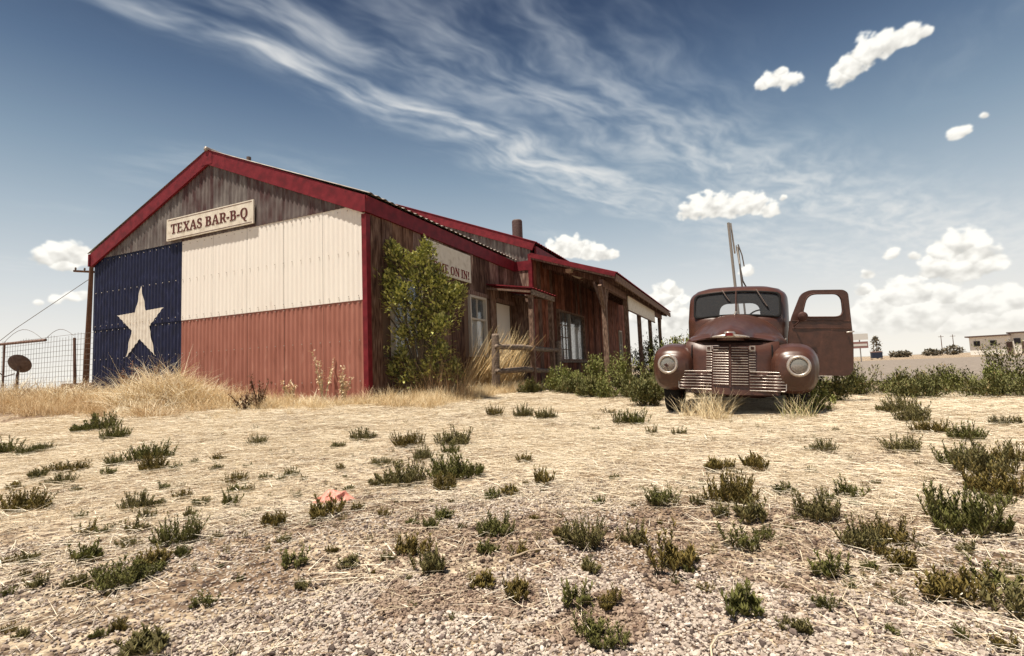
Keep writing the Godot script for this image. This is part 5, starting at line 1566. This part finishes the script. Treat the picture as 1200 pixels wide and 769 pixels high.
	for s in [[-3.75, -11.3, 0.9, 0.62, 0, "bright green shrub nearest the rail fence's far post"], [-3.25, -12.4, 1.2, 0.85, 0, "bright green shrub under the porch window"], [-2.5, -12.2, 1.3, 0.95, 0, "broad green shrub before the near porch post"], [-1.9, -13.6, 1.4, 1.1, 0, "green shrub between the porch posts"], [-1.55, -14.9, 1.6, 1.35, 0, "tall green shrub right of the porch sign"], [-1.35, -12.3, 1.0, 0.8, 0, "yellow green shrub behind the truck's left fender"], [-3.2, -10.3, 0.7, 0.32, 1, "low dull shrub before the rail fence"], [-2.6, -9.7, 0.75, 0.34, 1, "low dull shrub in front of the green shrubs, left one"], [-2.0, -9.9, 0.8, 0.42, 1, "low dull shrub in front of the green shrubs, middle one"], [-1.45, -9.1, 0.9, 0.5, 1, "grey green shrub beside the truck's left tyre"], [-1.3, -8.0, 0.7, 0.4, 1, "small grey green shrub just behind the truck's left tyre"], [-4.0, -9.9, 0.6, 0.3, 1, "low shrub at the foot of the rail fence's near post"], [-3.0, -20.0, 2.6, 1.75, 1, "dull green shrub mass behind the porch posts"], [-1.2, -22.0, 3.4, 2.1, 1, "dull green thicket beyond the end of the porch"], [-1.3, -18.0, 1.8, 1.35, 0, "green shrub below the far end of the porch"]]:
		var big: bool = s[2] > 1.5
		shrub("green_shrub", on_ground(s[0], s[1]), s[2], s[3], 26 if not big else 34, 70 if not big else 90, 0.07 if not big else 0.13, bright if s[4] == 0 else dull, s[5], "shrubs before the porch", 0.1)
	# shrubs along the road to the right
	for s in [[1.75, -10.2, 1.1, 0.55, 1, "shrub just right of the truck's open door"], [2.45, -10.2, 0.9, 0.4, 1, "reddish green shrub second from the open door"], [3.1, -10.6, 1.1, 0.42, 1, "low green shrub in the roadside row, third from the truck"], [4.0, -10.9, 1.25, 0.8, 1, "tallest dark green shrub of the roadside row"], [3.55, -10.3, 0.9, 0.42, 0, "yellow green shrub at the foot of the tallest roadside shrub"], [4.6, -10.4, 1.1, 0.38, 0, "yellowish shrub right of the tallest roadside shrub"], [5.3, -10.6, 1.1, 0.45, 1, "rightmost roadside shrub at the edge of view"], [1.25, -8.6, 0.8, 0.36, 1, "dull shrub under the truck's open door"], [2.3, -9.2, 0.9, 0.26, 1, "low creeping shrub before the roadside row, left one"], [3.2, -9.2, 1.0, 0.25, 1, "low creeping shrub before the roadside row, middle one"], [4.1, -9.3, 1.0, 0.27, 1, "low creeping shrub before the roadside row, right one"]]:
		shrub("roadside_shrub", on_ground(s[0], s[1]), s[2], s[3], 26, 75, 0.06, bright if s[4] == 0 else dull, s[5], "shrubs along the road", 0.1)
	for k in 14:
		var px := 1.3 + k * 0.31 + rng.randf_range(-0.2, 0.2); var pz := -9.7 - rng.randf_range(-0.5, 1.0)
		shrub("roadside_weed", on_ground(px, pz), rng.randf_range(0.6, 1.0), rng.randf_range(0.16, 0.38), 22, 56, 0.05, [Color(0.07, 0.075, 0.025), Color(0.20, 0.19, 0.07)] if k % 3 else [Color(0.11, 0.12, 0.035), Color(0.28, 0.27, 0.09)], "%s leafy weed in the roadside green band, %s" % [["low", "loose", "pale", "dark", "broad", "thin", "dense", "ragged", "short", "upright", "spreading", "bushy", "sparse", "rounded"][k], "just behind the truck door" if px < 2.2 else "between the door and the tallest shrub" if px < 3.6 else "right of the tallest shrub"], "weeds along the road", 0.05)
	shrub("green_tuft", on_ground(0.85, -7.0), 0.42, 0.42, 22, 34, 0.055, bright, "bright green weed beside the truck's right fender", "", 0.1)

# ---------------------------------------------------------------- smaller and farther things
func make_things() -> void:
	var o: Node3D; var b: Buf
	# split-rail fence
	o = thing("rail_fence", Vector3(-4.72, 0.12, -9.85), "short weathered grey post and rail fence before the house door", "fence")
	for s in [[-4.74, -9.88, 1.42, 0.085], [-4.58, -13.6, 1.4, 0.085]]:
		b = Buf.new()
		var y0: float = gh(s[0], s[1]) - 0.1
		b.tube([Vector3(s[0], y0, s[1]), Vector3(s[0] + 0.015, 0.7, s[1]), Vector3(s[0] + 0.03, s[2] - 0.05, s[1]), Vector3(s[0] + 0.03, s[2], s[1])], [s[3] * 1.08, s[3], s[3] * 0.98, s[3] * 0.8], 10)
		wpart(o, "post", b, M.rail_wood)
	for y in [[1.14, 1.15], [0.62, 0.60]]:
		b = Buf.new()
		b.tube([Vector3(-4.66, y[0], -9.8), Vector3(-4.62, y[0] + 0.02, -11.2), Vector3(-4.6, y[1] - 0.015, -12.6), Vector3(-4.55, y[1], -13.7)], [0.055, 0.068, 0.062, 0.05], 8)
		wpart(o, "rail", b, M.rail_wood)
	for k in 5:
		b = Buf.new()
		var z := -10.3 - k * 0.5
		b.tube([Vector3(-4.66, 0.62, z), Vector3(-4.6, 0.35, z - 0.1), Vector3(-4.64, 0.15, z + 0.05)], [0.004], 4)
		wpart(o, "loose_wire", b, M.wire_pale)
	# wire fence at the left
	o = thing("wire_fence", Vector3(-17.0, 0.4, -8.2), "wire mesh fence with dark posts left of the house", "fence")
	for k in 48:
		b = Buf.new(); var x := -13.8 - k * 0.15
		b.tube([Vector3(x, 0.3, -8.2), Vector3(x + 0.02, 2.12 + 0.05 * sin(k * 0.7), -8.2)], [0.0045], 4); wpart(o, "upright_wire", b, M.wire)
	for k in 13:
		b = Buf.new(); var y := 0.36 + k * 0.145
		b.tube([Vector3(-13.8, y, -8.2), Vector3(-17.4, y + 0.03, -8.2), Vector3(-20.9, y, -8.2)], [0.0045], 4); wpart(o, "line_wire", b, M.wire)
	for s in [[-16.85, 2.02, 0.04, 0.12], [-20.6, 2.1, 0.03, 0.0]]:
		b = Buf.new(); b.tube([Vector3(s[0] + s[3], 0.2, -8.15), Vector3(s[0], s[1], -8.15)], [s[2], s[2] * 0.9], 8); wpart(o, "post", b, M.board_dark)
	b = Buf.new(); b.tube([Vector3(-21.2, 2.06, -8.1), Vector3(-18.2, 2.04, -8.1)], [0.04], 8); wpart(o, "top_pipe", b, M.board_dark)
	for s in [[-20.8, -18.6, 0.35], [-18.4, -17.0, 0.22]]:
		b = Buf.new()
		var pts := []
		for k in 9:
			var t := k / 8.0
			pts.append(Vector3(lerpf(s[0], s[1], t), 2.1 + s[2] * sin(PI * t), -8.2))
		b.tube(pts, [0.007], 4); wpart(o, "loose_wire", b, M.wire)
	b = Buf.new(); b.box(Vector3(-17.0, 0.62, -8.9), Vector3(3.4, 0.3, 0.3))
	wpart(thing("timber_baulk", Vector3(-17.0, 0.45, -8.9), "long dark timber lying behind the wire fence", "timber"), "baulk", b, M.board_dark)
	# satellite dish
	o = thing("satellite_dish", Vector3(-16.75, 0.5, -6.9), "rusty brown satellite dish on a short mast by the wire fence", "dish")
	var db := Basis(Vector3.UP, deg_to_rad(35)) * Basis(Vector3.RIGHT, deg_to_rad(-62))
	b = Buf.new()
	b.lathe([Vector2(0.0, 0.0), Vector2(0.1, 0.008), Vector2(0.2, 0.032), Vector2(0.25, 0.055), Vector2(0.255, 0.055), Vector2(0.255, 0.045), Vector2(0.2, 0.022), Vector2(0.1, -0.004), Vector2(0.0, -0.012)], 28, Vector3(0.04, 0.78, 0.0), db); part(o, "reflector", b, M.dish_metal)
	b = Buf.new(); b.tube([Vector3(0, -0.1, 0), Vector3(0, 0.5, 0), Vector3(0.04, 0.72, -0.02)], [0.03, 0.03, 0.025], 8); part(o, "mast", b, M.dish_metal)
	b = Buf.new(); b.tube([Vector3(0.02, 0.55, 0.06), Vector3(-0.1, 0.48, 0.2), Vector3(-0.14, 0.62, 0.34)], [0.014], 6); part(o, "feed_arm", b, M.dish_metal)
	b = Buf.new(); b.box(Vector3(0, 0.02, 0), Vector3(0.34, 0.2, 0.3)); part(o, "base_block", b, M.dish_metal)
	# utility pole and its wire
	o = thing("utility_pole", Vector3(-44.3, 0.0, -22.2), "wooden utility pole with a crossarm behind the left corner of the house", "pole")
	b = Buf.new(); b.tube([Vector3.ZERO, Vector3(0.95, 9.6, 0.3)], [0.22, 0.14], 10); part(o, "pole", b, M.pole_wood)
	b = Buf.new(); b.beam(Vector3(-0.1, 9.25, 0.9), Vector3(1.9, 9.1, -0.4), 0.12, 0.14); part(o, "crossarm", b, M.pole_wood)
	for t in [0.05, 0.3, 0.7, 0.95]:
		b = Buf.new(); b.lathe([Vector2(0.0, 0.24), Vector2(0.05, 0.22), Vector2(0.07, 0.1), Vector2(0.03, 0.0)], 8, Vector3(-0.1, 9.3, 0.9).lerp(Vector3(1.9, 9.16, -0.4), t)); part(o, "insulator", b, M.wire)
	b = Buf.new(); b.tube([Vector3(0.9, 8.7, 0.3), Vector3(-4.5, 5.2, 2.3), Vector3(-9.5, 1.0, 4.5)], [0.022], 5); part(o, "guy_wire", b, M.wire)
	# roadside pylon sign behind the truck, seen edge-on
	o = thing("pylon_sign", Vector3(0.35, 0, -38.2), "tall leaning pylon sign seen edge-on above the truck roof", "sign")
	b = Buf.new(); b.tube([Vector3(0, 0, 0), Vector3(-0.3, 10.2, 0.3)], [0.10, 0.09], 8); part(o, "post", b, M.sign_metal)
	b = Buf.new(); b.tube([Vector3(0.42, 0, -0.5), Vector3(0.2, 8.6, -0.5)], [0.07, 0.06], 8); part(o, "post", b, M.sign_metal)
	b = Buf.new(); b.box(Vector3(-0.09, 9.2, -0.3), Vector3(0.1, 2.0, 0.9), Basis(Vector3(0, 0, 1), 0.06)); part(o, "panel", b, M.sign_metal)
	b = Buf.new(); b.box(Vector3(0.16, 8.0, -0.5), Vector3(0.08, 1.3, 0.8), Basis(Vector3(0, 0, 1), 0.08)); part(o, "panel", b, M.sign_face)
	b = Buf.new(); b.tube([Vector3(0.22, 8.8, -0.6), Vector3(0.42, 8.0, -0.6), Vector3(0.5, 7.2, -0.6)], [0.04], 6); part(o, "bent_tube", b, M.wire)
	b = Buf.new(); b.tube([Vector3(0.24, 7.2, -0.6), Vector3(0.34, 6.2, -0.6), Vector3(0.62, 5.5, -0.6)], [0.05], 6); part(o, "bent_tube", b, M.wire)
	# low white building far right
	o = thing("roadside_building", Vector3(60.5, 0, -136), "long low white building far right beyond the road", "building")
	var fb := Basis(Vector3.UP, deg_to_rad(-24))
	o.basis = fb
	b = Buf.new(); b.box(Vector3(6, 2.1, -4), Vector3(30, 4.2, 9)); part(o, "wall", b, M.far_wall)
	b = Buf.new(); b.box(Vector3(-12.2, 1.9, -3), Vector3(6.4, 3.8, 8)); part(o, "wall", b, M.far_white)
	b = Buf.new(); b.box(Vector3(6, 4.36, -4), Vector3(31, 0.25, 10)); part(o, "roof", b, M.far_roof)
	b = Buf.new(); b.box(Vector3(-12.4, 3.95, -2.6), Vector3(7.2, 0.25, 9)); part(o, "roof", b, M.far_roof)
	b = Buf.new(); b.box(Vector3(-1.2, 1.5, 0.6), Vector3(9.2, 3.0, 0.2)); part(o, "white_panel", b, M.far_white)
	b = Buf.new(); b.box(Vector3(9.5, 0.8, 1.2), Vector3(5.5, 1.5, 0.3)); part(o, "low_wall", b, M.far_white)
	for x in [-14.2, -11.6, -8.0]:
		b = Buf.new(); b.box(Vector3(x, 2.4 if x < -9.0 else 2.6, 1.04 if x < -9.0 else 0.55), Vector3(1.0, 1.1, 0.1)); part(o, "window", b, M.dark_pane)
	for x in [-9.2, -7.0]:
		b = Buf.new(); b.box(Vector3(x, 1.3, 1.06 if x < -9.0 else 0.56), Vector3(0.9, 2.4, 0.08)); part(o, "door", b, M.far_roof)
	b = Buf.new(); b.box(Vector3(1.5, 4.75, -2), Vector3(2.6, 0.6, 1.6)); b.box(Vector3(4.2, 4.65, -2.5), Vector3(1.6, 0.4, 1.2)); part(o, "roof_unit", b, M.far_roof)
	# road sign with two plates right of the open door
	o = thing("road_sign", Vector3(13.2, 0, -71.5), "small two plate road sign just right of the truck door", "sign")
	b = Buf.new(); b.tube([Vector3(0, 0, 0), Vector3(0, 3.3, 0)], [0.06], 8); part(o, "post", b, M.sign_metal)
	b = Buf.new(); b.box(Vector3(0, 2.95, 0.08), Vector3(1.7, 0.72, 0.05)); part(o, "upper_plate", b, M.sign_face)
	b = Buf.new(); b.box(Vector3(0, 2.0, 0.08), Vector3(1.6, 0.78, 0.05)); var pl := part(o, "lower_plate", b, M.sign_red)
	b = Buf.new(); b.box(Vector3(0, 2.0, 0.112), Vector3(1.4, 0.26, 0.012)); part(pl, "stripe", b, M.sign_face)
	o = thing("dumpster", Vector3(24.5, 0, -119), "dark blue dumpster standing far off beside the road", "dumpster")
	b = Buf.new(); b.box(Vector3(0, 0.8, 0), Vector3(1.7, 1.1, 1.3)); part(o, "bin", b, M.dumpster_blue)
	b = Buf.new(); b.box(Vector3(0, 1.42, -0.05), Vector3(1.8, 0.12, 1.4), Basis(Vector3.RIGHT, 0.1)); part(o, "lid", b, M.board_dark)
	for x in [-0.8, 0.8]:
		b = Buf.new(); b.box(Vector3(x, 0.08, 0), Vector3(0.2, 0.16, 1.2)); part(o, "skid", b, M.board_dark)
	# far trees on the horizon
	var trees := [[31.0, -150.0, 1.6, 5.0, "slim poplar like tree behind the dumpster"], [44.0, -185.0, 5.0, 1.2, "lowest hedge like tree right of the poplar"], [60.0, -215.0, 5.0, 1.6, "broad dark tree left of the two far masts"], [67.0, -220.0, 5.5, 2.4, "round dark tree in the first horizon clump"], [80.0, -235.0, 4.0, 1.2, "small dark tree between the two horizon clumps"], [95.0, -250.0, 6.0, 2.0, "wide dark tree in the second horizon clump"], [104.0, -250.0, 6.0, 2.6, "round dark tree nearest the white building"], [113.0, -245.0, 4.0, 1.8, "last dark tree before the white building"]]
	for t in trees:
		o = thing("far_tree", Vector3(t[0], 0, t[1]), t[4], "tree", "trees on the horizon")
		b = Buf.new(); var st := Buf.new()
		st.tint = Color(0.12, 0.09, 0.07)
		st.tube([Vector3.ZERO, Vector3(0.1, t[3] * 0.6, 0)], [0.2, 0.1], 6); part(o, "trunk", st, M.bark)
		for k in 420:
			var d := rand_dir(0.0, PI)
			var p: Vector3 = Vector3(d.x * t[2] * 0.5, t[3] * 0.55 + d.y * t[3] * 0.45, d.z * t[2] * 0.4) * Vector3(1, 1, 1)
			p += rand_dir(0, PI) * 0.3
			leaf(b, p, rand_dir(0.2, 2.0), Vector3.UP, rng.randf_range(0.6, 1.2) * (0.5 + 0.1 * t[2]), rng.randf_range(0.4, 0.8) * (0.5 + 0.1 * t[2]), mixed(Color(0.16, 0.14, 0.11), Color(0.28, 0.24, 0.18), rng.randf()))
		part(o, "crown", b, M.leaf)
	for s in [[70.0, -240.0, "leftmost thin mast on the horizon"], [73.5, -240.0, "second thin mast on the horizon"], [98.0, -240.0, "third thin mast on the horizon"], [101.0, -240.0, "thin mast nearest the white building"]]:
		o = thing("far_mast", Vector3(s[0], 0, s[1]), s[2], "pole", "masts on the horizon")
		b = Buf.new(); b.tube([Vector3.ZERO, Vector3(0, 7.5, 0)], [0.14, 0.1], 6); part(o, "mast", b, M.pole_wood)
		b = Buf.new(); b.box(Vector3(0, 6.9, 0), Vector3(1.6, 0.14, 0.14)); part(o, "crossarm", b, M.pole_wood)
	# crumpled pink plastic bag
	b = Buf.new()
	var crease := FastNoiseLite.new(); crease.seed = 9; crease.frequency = 9.0; crease.noise_type = FastNoiseLite.TYPE_CELLULAR
	var rows := []
	for r in 17:
		var line := PackedVector3Array()
		for k in 23:
			var u := lerpf(-1, 1, k / 22.0); var v := lerpf(-1, 1, r / 16.0)
			var round_ := sqrt(maxf(0.0, 1.0 - 0.5 * v * v)); var rz := sqrt(maxf(0.0, 1.0 - 0.5 * u * u))
			var hgt := 0.05 * maxf(0.0, 1.0 - u * u) * maxf(0.0, 1.0 - v * v) + 0.055 * maxf(0.0, 1.0 - 0.8 * u * u) * maxf(0.0, 1.0 - 0.8 * v * v) * (crease.get_noise_2d(u * 0.3, v * 0.2) + 0.6)
			line.append(Vector3(u * 0.1 * round_ + 0.012 * sin(v * 7.0), maxf(0.001, hgt), v * 0.055 * rz + 0.01 * sin(u * 9.0)))
		rows.append(line)
	b.loft(rows, false)
	var bag := on_ground(-1.99, -2.14); bag.y = lift(bag.x, bag.z) + 0.002
	whole("plastic_bag", b, M.bag_pink, bag, "crumpled pink plastic bag lying on the gravel", "bag", "", "", Basis(Vector3.UP, 0.7))
	# sticks and dead stems on the gravel
	for s in [[-0.67, -1.68, 0.2, 0.45, 0.0045, "straight grey stick lying alone on the gravel near the middle"], [-0.05, -1.35, 0.26, 1.3, 0.0028, "pale bent dead stem at the bottom edge right of centre"], [0.16, -1.6, 0.22, 2.2, 0.0026, "pale dead root on the straw right of centre"], [0.25, -1.9, 0.3, 0.2, 0.0022, "long pale stalk lying among the right hand weeds"], [-1.95, -1.0, 0.2, 0.7, 0.0022, "pale twisted stem at the lower left"], [-1.75, -0.95, 0.24, 1.9, 0.0022, "pale forked stem at the lower left corner"], [-2.6, -1.5, 0.4, 0.1, 0.0022, "long pale stalk by the dark weed at the left edge"], [0.33, -1.42, 0.16, 2.8, 0.0022, "short pale dead root at the lower right"], [0.02, -2.6, 0.3, 0.6, 0.0022, "pale stalk on the straw before the truck"], [-0.9, -1.15, 0.1, 1.2, 0.003, "thin curved stalk on the nearest gravel"]]:
		b = Buf.new()
		var pts := []
		for k in 7:
			var t := k / 6.0
			pts.append(Vector3((t - 0.5) * s[2], 0.006 + 0.014 * sin(t * PI) * rng.randf_range(0.4, 1.2), 0.07 * s[2] * sin(t * 4.0 + s[3] * 3.0) + rng.randf_range(-0.012, 0.012) * s[2] * 4.0))
		b.tint = mixed(Color(0.36, 0.28, 0.2), Color(0.66, 0.55, 0.40), rng.randf())
		b.tube(pts, [s[4], s[4] * 0.9, s[4] * 0.6], 6)
		if s[4] < 0.004:
			b.tube([pts[2], pts[2] + Vector3(0.03, 0.012, 0.05), pts[2] + Vector3(0.07, 0.008, 0.07)], [s[4] * 0.7, s[4] * 0.4], 5)
		whole("dry_stick", b, M.bark, Vector3(s[0], lift(s[0], s[1]) + 0.004, s[1]), s[5], "stick", "sticks lying on the gravel", "", Basis(Vector3.UP, s[3]))
